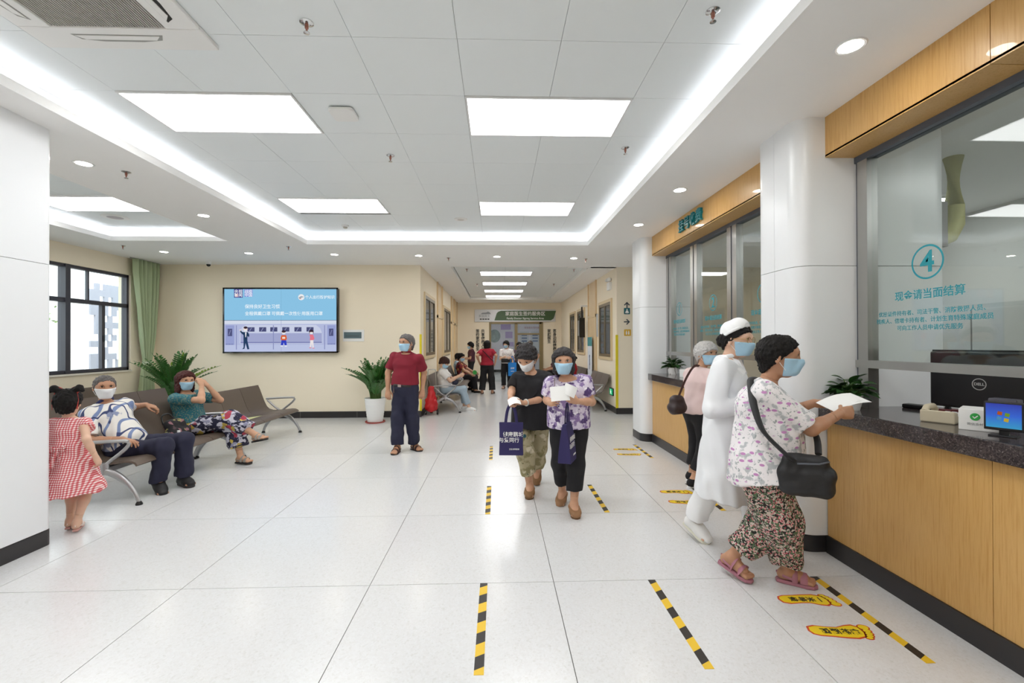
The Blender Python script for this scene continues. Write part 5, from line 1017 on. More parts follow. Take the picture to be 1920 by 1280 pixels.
# ------------------------------------------------------------------ the people of the photograph
NAVY = cloth('navy_trousers', '23243a'); BLACKC = cloth('black_cloth', '17161a'); SAND = mat('dark_sandal', '3b2320', .5); RUB = mat('dark_rubber', '231f1f', .7)
def collar(m, rr=.068):
    def fn(o, org, J, Hd, q):
        n, s, t, f = q['neck'], q['u'], q['tr'], q['tf']; pts = [n+s*(.022+.012*math.cos(a))+(t*math.sin(a)+f*math.cos(a)*1.05)*rr for a in [R(-160+32*k) for k in range(11)]]
        tube_obj('collar', pts, [.016]*11, m, o, org, 8, .5)
    return fn
def man_extra(o, org, J, Hd, q):
    collar(cloth('dark_red_knit', '7c1428'), .07)(o, org, J, Hd, q); p = q['pel']; b = [p+q['u']*.03+q['tf']*.012+q['tr']*math.sin(a)*.184+q['tf']*math.cos(a)*.162 for a in [2*math.pi*k/28 for k in range(29)]]
    bo = tube_obj('belt', b, .018, mat('black_belt', '1a1718', .4), o, org, 8, .35); c = Vector(p+q['u']*.03+q['tf']*.182)-Vector(org); F = frame_M(c, tuple(-q['tr']), (0, 0, 1)); MB().prism([(-.026, -.019), (.026, -.019), (.026, .019), (-.026, .019)], 0, .006, F).build('buckle', M_chrome, bo)
    kp = p-q['u']*.01+q['tr']*.1+q['tf']*.158; tube_obj('key_bunch', [kp+q['u']*.04, kp, kp-q['u']*.07], [.006, .012, .017], M_chrome, o, org, 8, .5)
person('man standing in dark red polo shirt and navy trousers', -1.34, 6.72, 1.72, 254, (-1.345, 6.73, .945), (-1.325, 6.71, 1.43), (-1.32, 6.68, 1.585), (238, 0),
       dict(R=(-1.585, 6.66, .9), L=(-1.1, 6.72, .9)), dict(R=(-1.45, 6.66, .085), L=(-1.235, 6.82, .085)), dict(R=(262, 0), L=(315, 0)), el=dict(R=(-1.6, 6.74, 1.15), L=(-1.085, 6.78, 1.15)), w=1.06, belly=.02, hair='short', hm=HD, sk=SK2, hs=1.12,
       hands={k: dict(n=(0, 1, 0), s=(s_, -.3, 0), curl=.55) for k, s_ in (('R', 1), ('L', -1))}, shw=.175,
       top=[('polo_shirt', cloth('dark_red_knit', '7c1428'), dict(torso=.98, sleeve=.78, off=.02, soff=.026, collar=.025, vee=.5))], low=[('trousers', NAVY, dict(legs=(.108, .09, .09, .93), off=.016, rise=.06, fold=.006))], shoes=('sandal', SAND, RUB), extra=man_extra)
CAMO = pattern('olive_print', 'b3a888', [('noise', 14, .48, .56, '8d8560', None), ('noise', 9, .58, .64, 'd9d0b8', None), ('voro', 9, .22, .16, '2f5f6a', None), ('noise', 20, .62, .68, '6b6a45', None)])
LACE = cloth('black_lace', '1a1516')
def bracelet(k, m):
    def fn(o, org, J, Hd, q):
        w_, e = J['wr'+k], J['el'+k]; d = nrm(w_-e); a = nrm(np.cross(d, V3(0, 0, 1))); b = np.cross(d, a); tube_obj('bracelet', [w_-d*.02+(a*math.cos(t)+b*math.sin(t))*.031 for t in [2*math.pi*i/20 for i in range(21)]], .006, m, o, org, 8)
    return fn
def strap(m, pts, wd=.016, name='bag_strap'):
    def fn(o, org, J, Hd, q): tube_obj(name, smooth_path(pts, 6), wd, m, o, org, 8, .3)
    return fn
def multi(*fs):
    def fn(*a):
        for g in fs: g(*a)
    return fn
# woman in black looking down at her papers
person('woman in black top and patterned trousers looking down at papers', .37, 4.8, 1.54, 258, (.375, 4.81, .83), (.36, 4.79, 1.265), (.3, 4.7, 1.425), (246, -38), dict(R=(.13, 4.53, 1.03), L=(.27, 4.5, .985)), dict(R=(.335, 4.73, .09), L=(.44, 5.12, .15)), dict(R=(262, -2), L=(262, -38)),
       el=dict(R=(.15, 4.74, 1.08), L=(.5, 4.72, 1.0)), hair='curly', hm=HG, mask=MK_W, w=1.08, belly=.03, bust=.055, hs=1.1,
       hands=dict(R=dict(d=(0, -.8, -.45), n=(.7, 0, -.4), s=(.2, -.3, 1), curl=.7, thumb=.8), L=dict(d=(-.9, -.15, -.05), n=(0, .1, 1), s=(0, -1, .2), curl=.65, thumb=.8)),
       top=[('tunic_top', BLACKC, dict(torso=.70, off=.022, drop=(.15, .19, .70), collar=.012, vee=.42, fold=.006)), ('lace_sleeve', LACE, dict(sleeve=.78, soff=.02, sides='R')), ('lace_sleeve', LACE, dict(sleeve=.78, soff=.02, sides='L'))],
       low=[('cropped_trousers', CAMO, dict(legs=(.115, .088, .085, .62), off=.018, fold=.007))], shoes=('flat', mat('brown_moccasin', '8a6642', .7), mat('brown_sole', '6e5236', .8)), extra=multi(bracelet('L', mat('jade', 'dfe5e0', .2)), strap(BLACKC, [(.47, 4.83, 1.24), (.44, 4.655, 1.13), (.33, 4.62, 1.0), (.2, 4.66, .9)], .009)))
PURP = pattern('purple_blotch', 'd9cfe0', [('noise', 17, .5, .56, '8e77a8', None), ('noise', 13, .54, .59, '4f3a6c', None), ('noise', 28, .6, .66, 'f3eef5', None)])
person('woman in purple blotched blouse holding white papers', .67, 4.3, 1.5, 264, (.68, 4.34, .82), (.665, 4.31, 1.255), (.62, 4.24, 1.405), (262, -4), dict(R=(.475, 4.13, 1.03), L=(.72, 4.08, 1.05)), dict(L=(.705, 4.2, .085), R=(.64, 4.5, .1)), dict(L=(270, -3), R=(250, -14)),
       el=dict(R=(.475, 4.36, 1.03), L=(.885, 4.26, 1.02)), hair='bob', hm=HG, w=1.06, belly=.03, bust=.05, hs=1.1,
       hands=dict(R=dict(d=(.25, -.75, .2), n=(.75, .2, -.2), s=(0, -.3, 1), curl=.8, thumb=.8), L=dict(d=(-.85, -.25, .3), n=(0, 1, .2), s=(0, -.2, 1), curl=.6, thumb=.7)),
       top=[('blouse', PURP, dict(torso=.775, sleeve=.72, off=.022, soff=.03, drop=(.145, .165, .77), collar=.0, vee=.6, fold=.006))], low=[('capri_trousers', BLACKC, dict(legs=(.112, .083, .07, .66), off=.018, fold=.005))], shoes=('flat', mat('tan_flat', '9b7350', .6), mat('tan_sole', '7c5a3e', .7)),
       extra=strap(mat('maroon_strap', '5a2a2c', .5), [(.54, 4.36, 1.26), (.53, 4.2, 1.2), (.52, 4.2, 1.05), (.5, 4.3, .95)], .01))
# nurse
NW = cloth('nurse_white', 'e9ebee', .75); CAPM = cloth('cap_white', 'f4f5f6')
def nurse_extra(o, org, J, Hd, q):
    collar(CAPM, .057)(o, org, J, Hd, q); g = q['g']; C = [S_(Hd(0, -.035, .055), Hd(0, .0, .085), .09*g, .078*g, .98, q['lr'])]; lo, hi = q['bounds'](C, .03); F_ = Field(lo, hi, .005)
    for p in C: F_.seg(p, .02)
    F_.clip(Hd(0, .0, .058), nrm(q['lf']*.62-q['lu'])); F_.clip(Hd(0, .062, .0), q['lf']); surf('nurse_cap', [F_.mesh()], CAPM, o, org); tube_obj('cap_brim', [Hd(.092*math.sin(t), -.02+.083*math.cos(t), .052+.055*math.cos(t)) for t in [R(-150+20*k) for k in range(16)]], .011, CAPM, o, org, 8, .5)
    n, t, f, u = q['neck'], q['tr'], q['tf'], q['u']
    for s in (1, -1):
        m = MB(); P = [n+u*.03+t*s*.05-f*.03, n+u*.02+t*s*.075+f*.0, n-u*.045+t*s*.125+f*.06, n-u*.12+t*s*.075+f*.115, n-u*.1+t*s*.012+f*.118, n-u*.015+t*s*.04+f*.075]; Q = [p+f*.012+u*.01 for p in P]; k = len(P); m.add([tuple(p-np.array(org)) for p in P+Q], [tuple(range(k)), tuple(reversed(range(k, 2*k)))]+[(i, k+i, k+(i+1) % k, (i+1) % k) for i in range(k)]); m.build('collar_flap', CAPM, o, bevel=.004)
    tube_obj('coat_placket', [n-u*.12+f*.122, q['chest']+f*.148, q['waist']+f*.14, q['pel']+f*.155-u*.1, q['pel']+f*.19-u*.45], .012, NW, o, org, 8, .3)
    lo, hi = q['bounds']([S_(Hd(0, -.1, -.02), Hd(0, -.1, -.02), .05, .05)]); F_ = Field(lo, hi, .005); F_.seg(S_(Hd(-.01, -.108, -.028), Hd(.01, -.108, -.028), .036*g, .036*g), 0); surf('hair_bun', [F_.mesh()], HB_, o, org); tube_obj('hair_tie', [Hd(.02*math.cos(t_), -.085, -.02+.03*math.sin(t_)) for t_ in [2*math.pi*k/14 for k in range(15)]], .008, mat('plum_tie', '4a2350', .7), o, org, 6)
person('nurse in white coat and cap with blue mask and glasses walking', 1.74, 3.42, 1.66, 322, (1.735, 3.42, .93), (1.745, 3.405, 1.445), (1.805, 3.37, 1.592), (306, -6), dict(R=(1.815, 3.2, 1.13), L=(1.98, 3.44, 1.12)), dict(R=(1.585, 3.62, .145), L=(1.985, 3.43, .1)), dict(R=(300, -24), L=(305, 6)),
       el=dict(R=(1.555, 3.235, 1.09), L=(1.9, 3.62, 1.12)), sk=SK3, hair='tied', hm=HB_, w=.9, hs=1.06, glasses=True, bust=.045, shw=.155,
       hands=dict(R=dict(d=(.85, .05, .1), n=(.1, .3, -.9), s=(0, 1, .2), curl=.7), L=dict(d=(.2, -.9, 0), n=(0, .2, -1), s=(1, 0, 0), curl=.7)),
       top=[('white_coat', NW, dict(torso=.42, sleeve=1.88, off=.02, soff=.024, drop=(.14, .225, .42), dr=1.15, slant=-.14, collar=.03, vee=.75, fold=.007, ffr=36, flare=.2))], low=[('white_trousers', CAPM, dict(legs=(.09, .082, .088, .9), off=.012, fold=.006))], shoes=('sneaker', mat('white_shoe', 'ececea', .5), mat('cream_sole', 'e2e0cf', .6)), extra=nurse_extra)
# woman at window 4
LEAFP = pattern('leaf_print', 'ece8ea', [('noise', 22, .53, .6, 'b9bcbf', None), ('noise', 50, .6, .66, '9ca3a4', None), ('voro', 15, .26, .2, 'c287bd', (1, 1, 1.9)), ('voro', 13, .12, .08, 'a560a4', (1.6, 1, 1))]); FLOW = pattern('dark_floral', '1d201c', [('cell', 105, .55, .6, 'c9beb2', None), ('cell', 85, .7, .73, '566b4e', None), ('voro', 48, .28, .2, 'b4475a', None), ('cell', 120, .86, .88, 'd99a9a', None)])
PINKS = mat('pink_sandal', 'a9707f', .5)
person('woman in leaf-print shirt and floral trousers reaching over the counter', 1.7, 2.86, 1.58, 330, (1.685, 2.87, .83), (1.715, 2.86, 1.315), (1.785, 2.83, 1.487), (333, -4), dict(R=(2.1, 2.73, 1.135), L=(2.1, 2.96, 1.17)), dict(R=(1.9, 2.93, .09), L=(1.575, 3.03, .13)), dict(R=(330, 0), L=(305, -14)),
       el=dict(R=(1.87, 2.66, 1.055), L=(1.93, 3.05, 1.08)), sk=SK2, hair='short', hm=HB_, w=1.2, belly=.05, bust=.06, hs=1.14, shw=.17,
       hands=dict(R=dict(d=(.9, .15, .05), n=(-.1, .9, -.2), s=(.1, .2, 1), curl=.75, thumb=.9), L=dict(d=(.95, -.2, -.05), n=(0, -.5, -.7), s=(.2, -.8, .5), curl=.35)),
       top=[('loose_shirt', LEAFP, dict(torso=.72, sleeve=.86, off=.026, soff=.03, drop=(.17, .225, .72), slant=.22, collar=.015, vee=.5, fold=.007))], low=[('harem_trousers', FLOW, dict(legs=(.135, .125, .085, .78), off=.02, fold=.009, ffr=40))], shoes=('sandal', PINKS, PINKS))
# woman in pink at the far counter
person('white-haired woman in pale pink tee at the far counter', 2.2, 4.96, 1.54, 20, (2.215, 4.96, .83), (2.25, 4.97, 1.285), (2.3, 4.94, 1.455), (292, -3), dict(R=(2.42, 4.8, 1.12), L=(2.45, 5.15, 1.14)), dict(R=(2.13, 4.9, .085), L=(2.22, 5.15, .085)), dict(R=(10, 0), L=(15, 0)), sk=SK1, hair='crop', hm=HW_, w=1.05, hs=1.12, bust=.05, belly=.02,
       top=[('pink_tee', cloth('pale_pink', 'e6cdca'), dict(torso=.8, sleeve=.7, off=.022, soff=.024, collar=.02, vee=.4, fold=.006))], low=[('capri_trousers', BLACKC, dict(legs=(.11, .085, .08, .72), off=.016))], shoes=('sneaker', BLACKC, mat('white_sole', 'e8e8e8', .6)))
# seated man
BRUSH = pattern('brush_stroke_print', 'ebe8e2', [('swirl', 3.2, .84, .9, '7d8fb8', None), ('swirl', 5, .9, .94, '39456f', (1, 1.3, .7)), ('noise', 6, .64, .67, '8b95b4', None)], rough=.8)
person('grey-haired man seated in white and blue shirt with arm on backrest', -4.0, 5.02, 1.68, 340, (-3.99, 5.03, .5), (-4.21, 5.03, .94), (-4.175, 4.99, 1.125), (318, -4), dict(R=(-3.86, 4.82, .6), L=(-4.1, 5.46, .87)), dict(R=(-3.6, 4.97, .12), L=(-3.5, 5.2, .095)), dict(R=(325, -22), L=(332, 0)),
       el=dict(R=(-4.13, 4.74, .6), L=(-4.27, 5.42, .84)), kn=dict(R=(-3.52, 4.93, .5), L=(-3.48, 5.2, .5)), hair='buzz', hm=HD, mask=MK_W, sk=SK2, w=1.06, belly=.02, hs=1.12, sit=True,
       hands=dict(R=dict(d=(.9, .1, -.25), n=(.1, .0, -1), s=(0, 1, 0), curl=.3, spread=.3), L=dict(d=(.75, .4, -.35), n=(-.3, 0, -.9), s=(.3, -.9, 0), curl=.5)),
       top=[('print_shirt', BRUSH, dict(torso=.47, sleeve=.82, off=.02, soff=.028, collar=.02, vee=.5, fold=.006))], low=[('trousers', NAVY, dict(legs=(.105, .085, .085, .97), off=.012, fold=.007, rise=.08))], shoes=('sneaker', mat('black_shoe', '1c1b1d', .6), mat('grey_sole', '3c3838', .8)), extra=collar(cloth('navy_collar', '2e3560'), .072))
# woman in teal on the bench
LACET = pattern('teal_lace', '1f6470', [('noise', 60, .52, .58, '6d7f70', None), ('voro', 30, .2, .14, '2f4f78', None)]); SKIRT = pattern('brush_floral', '20203a', [('noise', 11, .5, .54, 'c9c7d4', (1, 1, 1.6)), ('noise', 17, .6, .64, '8f8fa8', None), ('cell', 16, .85, .87, 'c2a94e', None), ('cell', 19, .9, .92, 'a83a4e', None)])
person('auburn-haired woman in teal lace blouse seated with crossed legs', -4.02, 6.06, 1.58, 350, (-4.0, 6.07, .52), (-4.06, 6.07, .95), (-4.035, 6.04, 1.105), (325, -4), dict(R=(-3.79, 5.97, 1.05), L=(-3.83, 6.15, 1.03)), dict(R=(-3.12, 6.0, .4), L=(-3.37, 6.1, .1)), dict(R=(345, 12), L=(350, 0)),
       el=dict(R=(-3.72, 5.86, .87), L=(-3.74, 6.28, .82)), kn=dict(R=(-3.48, 6.06, .6), L=(-3.46, 6.13, .5)), hair='long', hm=HR, w=1.06, hs=1.08, bust=.055, belly=.03, sit=True,
       hands=dict(R=dict(d=(-.45, .25, .8), n=(-.8, .2, -.3), s=(0, .6, .5), curl=.7), L=dict(d=(-.5, -.3, .75), n=(-.8, 0, -.3), s=(0, -.6, .5), curl=.7)),
       top=[('lace_blouse', LACET, dict(torso=.57, sleeve=.7, off=.02, soff=.024, collar=.0, vee=.6))], low=[('wide_trousers', SKIRT, dict(legs=(.11, .105, .12, .68), off=.02, fold=.009))], shoes=('sandal', mat('grey_strap', '8e8880', .5), RUB))
# little girl seen from behind
GING = mat('red_gingham', 'f1e4e2', .85)
def gingham(m):
    n, l, p = nodes(m); tc = n.new('ShaderNodeTexCoord'); s = n.new('ShaderNodeSeparateXYZ'); l.new(tc.outputs['Object'], s.inputs[0]); outs = []
    for ax in 'XZ':
        a = n.new('ShaderNodeMath'); a.operation = 'MULTIPLY'; a.inputs[1].default_value = 58; l.new(s.outputs[ax], a.inputs[0]); f_ = n.new('ShaderNodeMath'); f_.operation = 'FRACT'; l.new(a.outputs[0], f_.inputs[0]); g_ = n.new('ShaderNodeMath'); g_.operation = 'GREATER_THAN'; g_.inputs[1].default_value = .5; l.new(f_.outputs[0], g_.inputs[0]); outs.append(g_.outputs[0])
    ad = n.new('ShaderNodeMath'); ad.operation = 'ADD'; l.new(outs[0], ad.inputs[0]); l.new(outs[1], ad.inputs[1]); d = n.new('ShaderNodeMath'); d.operation = 'MULTIPLY'; d.inputs[1].default_value = .5; l.new(ad.outputs[0], d.inputs[0]); r_ = ramp(m.node_tree, d.outputs[0], [(0, 'f2e6e4'), (.5, 'd98a8c'), (1, 'c4474f')]); l.new(r_.outputs[0], p.inputs['Base Color'])
gingham(GING)
def girl_extra(o, org, J, Hd, q):
    g = q['g']
    for s in (1, -1):
        pr = [S_(Hd(s*.05, -.04, .1), Hd(s*.085, -.05, .125), .03*g, .022*g), S_(Hd(s*.085, -.05, .125), Hd(s*.11, -.055, .1), .024*g, .014*g)]; lo, hi = q['bounds'](pr, .02); F_ = Field(lo, hi, .005)
        for p in pr: F_.seg(p, .02)
        F_.folds(.003, 150, 2); surf('hair_bunch', [F_.mesh()], HB_, o, org); tube_obj('hair_ribbon', [Hd(s*.056+.026*math.cos(t), -.045, .104+.026*math.sin(t)) for t in [2*math.pi*k/14 for k in range(15)]], .007, mat('red_ribbon', 'b83a34', .6), o, org, 6)
        tube_obj('ribbon_tail', [Hd(s*.07, -.05, .09), Hd(s*.088, -.06, .02), Hd(s*.082, -.065, -.06)], .007, mat('red_ribbon', 'b83a34', .6), o, org, 6, .3)
    w_ = q['waist']-q['tf']*.125; bw = GING
    for s in (1, -1): tube_obj('bow_loop', [w_, w_+q['tr']*s*.045+q['u']*.02-q['tf']*.015, w_+q['tr']*s*.06-q['u']*.012-q['tf']*.015, w_], .012, bw, o, org, 8, .5); tube_obj('bow_tail', [w_, w_+q['tr']*s*.02-q['u']*.07-q['tf']*.02, w_+q['tr']*s*.035-q['u']*.14-q['tf']*.03], [.009, .014, .017], bw, o, org, 8, .3)
person('little girl in red gingham dress seen from behind beside the pillar', -3.6, 3.96, 1.13, 98, (-3.59, 3.96, .6), (-3.605, 3.96, .955), (-3.615, 3.965, 1.085), (112, -6), dict(R=(-3.37, 3.94, .63), L=(-3.83, 4.02, .66)), dict(R=(-3.55, 3.97, .075), L=(-3.65, 4.02, .075)), dict(R=(120, 0), L=(110, 0)), sk=SK3, hair='short', hm=HB_, mask=None, w=1.0, hs=.98, shw=.15,
       top=[('gingham_dress', GING, dict(torso=.34, sleeve=.32, off=.018, soff=.022, drop=(.105, .21, .34), dr=1.12, collar=.0, vee=.15, fold=.007, ffr=30, flare=.12))], shoes=('sandal', mat('blush_strap', 'eadcd4', .5), mat('blush_sole', 'cf9f96', .6)), extra=girl_extra)
# --- people farther down the corridor
def std(x, y, H, face, look=None, wr=None, sp=.1, **k):
    a = R(face); f = V3(math.cos(a), math.sin(a), 0); r = V3(math.sin(a), -math.cos(a), 0); P = lambda v: tuple(v); b = V3(x, y, 0); lk = look or (face, -5); lv = V3(math.cos(R(lk[0])), math.sin(R(lk[0])), 0)
    W = {s: b+r*t*.235*H/1.6+f*.02+V3(0, 0, .53*H) for s, t in (('R', 1), ('L', -1))}
    if wr:
        for s in wr: W[s] = b+r*wr[s][0]+f*wr[s][1]+V3(0, 0, wr[s][2])
    return dict(x=x, y=y, H=H, face=face, pel=P(b+V3(0, 0, .55*H)), neck=P(b+V3(0, 0, .835*H)-f*.01), head=P(b+V3(0, 0, .925*H)+lv*.03), look=lk, wr={s: P(v) for s, v in W.items()}, an={s: P(b+r*t*sp+f*t*.03+V3(0, 0, .085)) for s, t in (('R', 1), ('L', -1))}, feet=dict(R=(face-8, 0), L=(face+8, 0)), far=True, **k)
def seated(x, y, H, face, look, wr, ext=.42, lean=.06, **k):
    a = R(face); f = V3(math.cos(a), math.sin(a), 0); r = V3(math.sin(a), -math.cos(a), 0); b = V3(x, y, 0); P = lambda v: tuple(v); lv = V3(math.cos(R(look[0])), math.sin(R(look[0])), 0); nk = b-f*lean+V3(0, 0, .52+.29*H)
    return dict(x=x, y=y, H=H, face=face, pel=P(b+V3(0, 0, .52)), neck=P(nk), head=P(nk+V3(0, 0, .15)+lv*.04), look=look, wr={s: P(b+r*v[0]+f*v[1]+V3(0, 0, v[2])) for s, v in wr.items()}, an={s: P(b+r*t*.1+f*(ext+.06*t)+V3(0, 0, .085)) for s, t in (('R', 1), ('L', -1))}, kn={s: P(b+r*t*.1+f*.42+V3(0, 0, .5)) for s, t in (('R', 1), ('L', -1))}, feet=dict(R=(face, 0), L=(face, 0)), far=True, sit=True, **k)
WT = cloth('white_tee', 'e6e4e2'); JEAN = cloth('pale_denim', 'a9bccb'); REDT = cloth('crimson_tee', '9a1b30'); REDP = pattern('red_black_print', '7a1d20', [('noise', 13, .5, .56, '1f1513', None), ('cell', 20, .85, .87, 'b9874a', None)]); MAR = cloth('maroon_top', '4a2430'); WFL = pattern('white_floral', 'e9e5e3', [('voro', 17, .25, .2, '6d5a70', None), ('voro', 13, .16, .12, 'b0575c', None)])
SHW = ('sneaker', mat('white_shoe', 'ececea', .5), mat('white_sole', 'e8e8e8', .6)); SHB = ('flat', BLACKC, RUB); SHS = ('sandal', SAND, RUB)
TEE = dict(torso=.9, sleeve=.7, off=.022, soff=.024, collar=.02, vee=.4); LEG = dict(legs=(.105, .085, .08, .92), off=.016)
def tz(d, z): d = dict(d); d['torso'] = z; return d
person('young woman in white tee and pale jeans reading her phone', **seated(-1.22, 10.75, 1.6, 0, (350, -38), dict(R=(.1, .33, .82), L=(-.08, .34, .83)), .5), hair='crop', hm=hairm('brown_hair', '3d2620'), sk=SK3, top=[('tee', WT, tz(TEE, .56))], low=[('jeans', JEAN, dict(legs=(.095, .075, .07, .8), off=.014))], shoes=SHW, hands=dict(R=dict(curl=.7), L=dict(curl=.7)))
person('woman in red and black patterned top seated in the corridor', **seated(-1.15, 14.85, 1.56, 350, (330, -5), dict(R=(.2, .35, .6), L=(-.15, .4, .62))), hair='curly', hm=HB_, w=1.1, belly=.03, top=[('print_top', REDP, tz(TEE, .55))], low=[('trousers', BLACKC, LEG)], shoes=SHB)
person('person in pale blue print seated beyond the red patterned top', **seated(-1.3, 15.5, 1.6, 0, (0, -5), dict(R=(.15, .35, .62), L=(-.15, .35, .62))), hair='short', hm=HB_, top=[('print_top', pattern('pale_blue_print', 'b7cbd8', [('noise', 14, .52, .58, '5a86a8', None)]), tz(TEE, .55))], low=[('trousers', BLACKC, LEG)], shoes=SHB)
person('woman in maroon top standing by the left corridor wall', **std(-1.0, 17.6, 1.62, 190, (185, -10), dict(R=(.12, .3, 1.0), L=(-.12, .3, 1.0))), hair='curly', hm=HB_, top=[('top', MAR, TEE)], low=[('trousers', BLACKC, LEG)], shoes=SHB)
person('woman in crimson tee standing with her back to the camera', **std(-.32, 14.35, 1.68, 80, (75, 0), dict(R=(.25, .04, .98), L=(-.25, .02, .98)), .16), el=dict(R=(-.03, 14.27, 1.2), L=(-.63, 14.2, 1.2)), hair='bob', hm=HB_, mask=None, w=1.06, top=[('tee', REDT, TEE)], low=[('trousers', BLACKC, dict(legs=(.115, .1, .1, .9), off=.018))], shoes=SHS,
       extra=strap(BLACKC, [(-.45, 14.2, 1.36), (-.36, 14.16, 1.27), (-.22, 14.2, 1.12), (-.12, 14.3, 1.02)], .012))
person('woman in white floral top carrying a bright blue bag', **std(.33, 16.0, 1.66, 262, (235, -8), dict(R=(.08, .26, 1.1), L=(-.16, .22, 1.08))), hair='curly', hm=HB_, sk=SK3, top=[('floral_top', WFL, tz(TEE, .88))], low=[('trousers', BLACKC, LEG)], shoes=SHS, extra=strap(mat('black_pouch', '19181a', .5), [(.14, 15.83, .98), (.33, 15.8, .99), (.5, 15.86, .99)], .065, 'waist_pouch'))
person('dark-haired person in the queue by the glazed door', **std(.82, 17.0, 1.6, 255), hair='curly', hm=HB_, top=[('top', cloth('plum_top', '4d3a44'), TEE)], low=[('trousers', BLACKC, LEG)], shoes=SHB)
person('grey-haired man in the queue by the glazed door', **std(1.3, 17.8, 1.7, 240), hair='short', hm=HD, top=[('shirt', cloth('grey_shirt', '8b8f96'), TEE)], low=[('trousers', NAVY, LEG)], shoes=SHB)
person('elderly man in maroon seated at the far right of the corridor', **seated(2.12, 16.75, 1.6, 190, (200, -5), dict(R=(.15, .32, .62), L=(-.15, .32, .62))), hair='buzz', hm=HD, sk=SK2, top=[('shirt', MAR, tz(TEE, .55))], low=[('trousers', BLACKC, LEG)], shoes=SHB)
person('woman in bright red with a ponytail seated on the right', **seated(2.2, 13.5, 1.58, 182, (170, -12), dict(R=(.15, .34, .64), L=(-.12, .34, .64))), hair='tied', hm=HB_, top=[('red_tee', cloth('bright_red', 'c0202c'), tz(TEE, .55))], low=[('trousers', BLACKC, LEG)], shoes=SHB)
# ------------------------------------------------------------------ bags, papers and other carried things
M_navy = mat('navy_nonwoven', '2d2757', .8, bump=.1, bscale=300); M_paper = mat('paper_white', 'f4f4f2', .7)
def tote(label, x, y, ztop, zbot, w_, d_, rz, hz, m, lines, cat='bag', up=None):
    t = thing('tote_bag', label, cat, (x, y, zbot), rz); h = ztop-zbot; b = MB(); n = 7; vs = []
    for i in range(n):
        s = i/(n-1); k = d_*(1-.75*s**1.5)+.008; ww = w_*(1-.03*math.sin(s*3.1)); vs += [(-ww/2, -k/2, h*s), (ww/2, -k/2, h*s), (ww/2, k/2, h*s), (-ww/2, k/2, h*s)]
    fs = [(0, 3, 2, 1), (4*n-4, 4*n-3, 4*n-2, 4*n-1)]
    for i in range(n-1):
        for j in range(4): fs.append((4*i+j, 4*i+(j+1) % 4, 4*i+4+(j+1) % 4, 4*i+4+j))
    b.add(vs, fs).build('bag_body', m, t, bevel=.004)
    for sy in (-1, 1): MB().tube(smooth_path([(-w_*.24, sy*.007, h-.02), (-w_*.17, sy*.007, h+hz*.6), (-.012, sy*.004, h+hz), (.012, sy*.004, h+hz), (w_*.17, sy*.007, h+hz*.6), (w_*.24, sy*.007, h-.02)], 4), .004, 8, sx=3.6, up=(0, 1, 0)).build('handle', m, t, smooth=60)
    for (s, sz, u, v) in lines: text('bag_lettering', s, sz, W_, t, frame_M((u, -d_*(1-.75*(v/h)**1.5)/2-.0075, v), (1, 0, 0), (0, .05, 1)), depth=.0008, bold=.008)
    return t
tote('navy tote bag with white lettering held by the woman in black', .135, 4.47, .80, .485, .235, .08, R(-4), .17, M_navy, [('健康鹏城', .05, .02, .2), ('与爱同行', .05, -.02, .145), ('卫生健康服务', .017, .03, .06)])
tote('navy tote bag seen edge-on held by the woman in purple', .625, 4.07, .86, .52, .23, .11, R(68), .16, M_navy, [('健康鹏城', .05, .02, .2), ('与爱同行', .05, -.02, .145), ('卫生健康服务', .017, .03, .06)])
tote('bright blue tote bag on the arm of the woman in white floral', .52, 15.78, .92, .46, .29, .08, R(8), .2, mat('bright_blue_bag', '1b7fd0', .6), [('健康', .07, 0, .26), ('家庭医生', .03, 0, .16)])
def sheet(label, c, ux, vx, w_, h_, nm='paper_sheet', fold=.02):
    u, v = nrm(V3(*ux)), None; v = nrm(V3(*vx)-u*(V3(*vx)@u)); n = np.cross(u, v); c = V3(*c); m = MB(); N = 8
    top = [c+u*w_*(i/N-.5)+v*h_*(j-.5)+n*fold*math.sin(i/N*3.1) for j in (0, 1) for i in range(N+1)]; bot = [p-n*.0012 for p in top]; K = N+1
    fs = [(i, i+1, K+i+1, K+i) for i in range(N)]+[(2*K+i, 3*K+i, 3*K+i+1, 2*K+i+1) for i in range(N)]+[(i, 2*K+i, 2*K+i+1, i+1) for i in range(N)]+[(K+i, K+i+1, 3*K+i+1, 3*K+i) for i in range(N)]+[(0, K, 3*K, 2*K), (N, 2*K+N, 3*K+N, K+N)]
    o = m.add([tuple(p-c) for p in top+bot], fs).build(nm, M_paper, None, tuple(c), smooth=30); return tag(o, label, 'paper')
sheet('large white sheet held up by the woman in purple', (.555, 4.03, 1.125), (1, .1, .05), (-.3, .25, 1), .17, .13); sheet('small printed slip behind the large sheet in her hands', (.645, 4.045, 1.15), (.9, .05, -.4), (.4, .2, .9), .12, .1)
sheet('crumpled white slip in the hands of the woman in black', (.165, 4.425, 1.0), (1, .1, .12), (0, .8, .5), .12, .1, fold=.03)
sheet('white form passed over the granite counter', (2.2, 2.83, 1.19), (.97, .1, .22), (-.2, .9, .25), .26, .15); sheet('small card lying on the white form', (2.24, 2.8, 1.207), (.97, .1, .22), (-.2, .9, .25), .07, .05, nm='card', fold=.002)
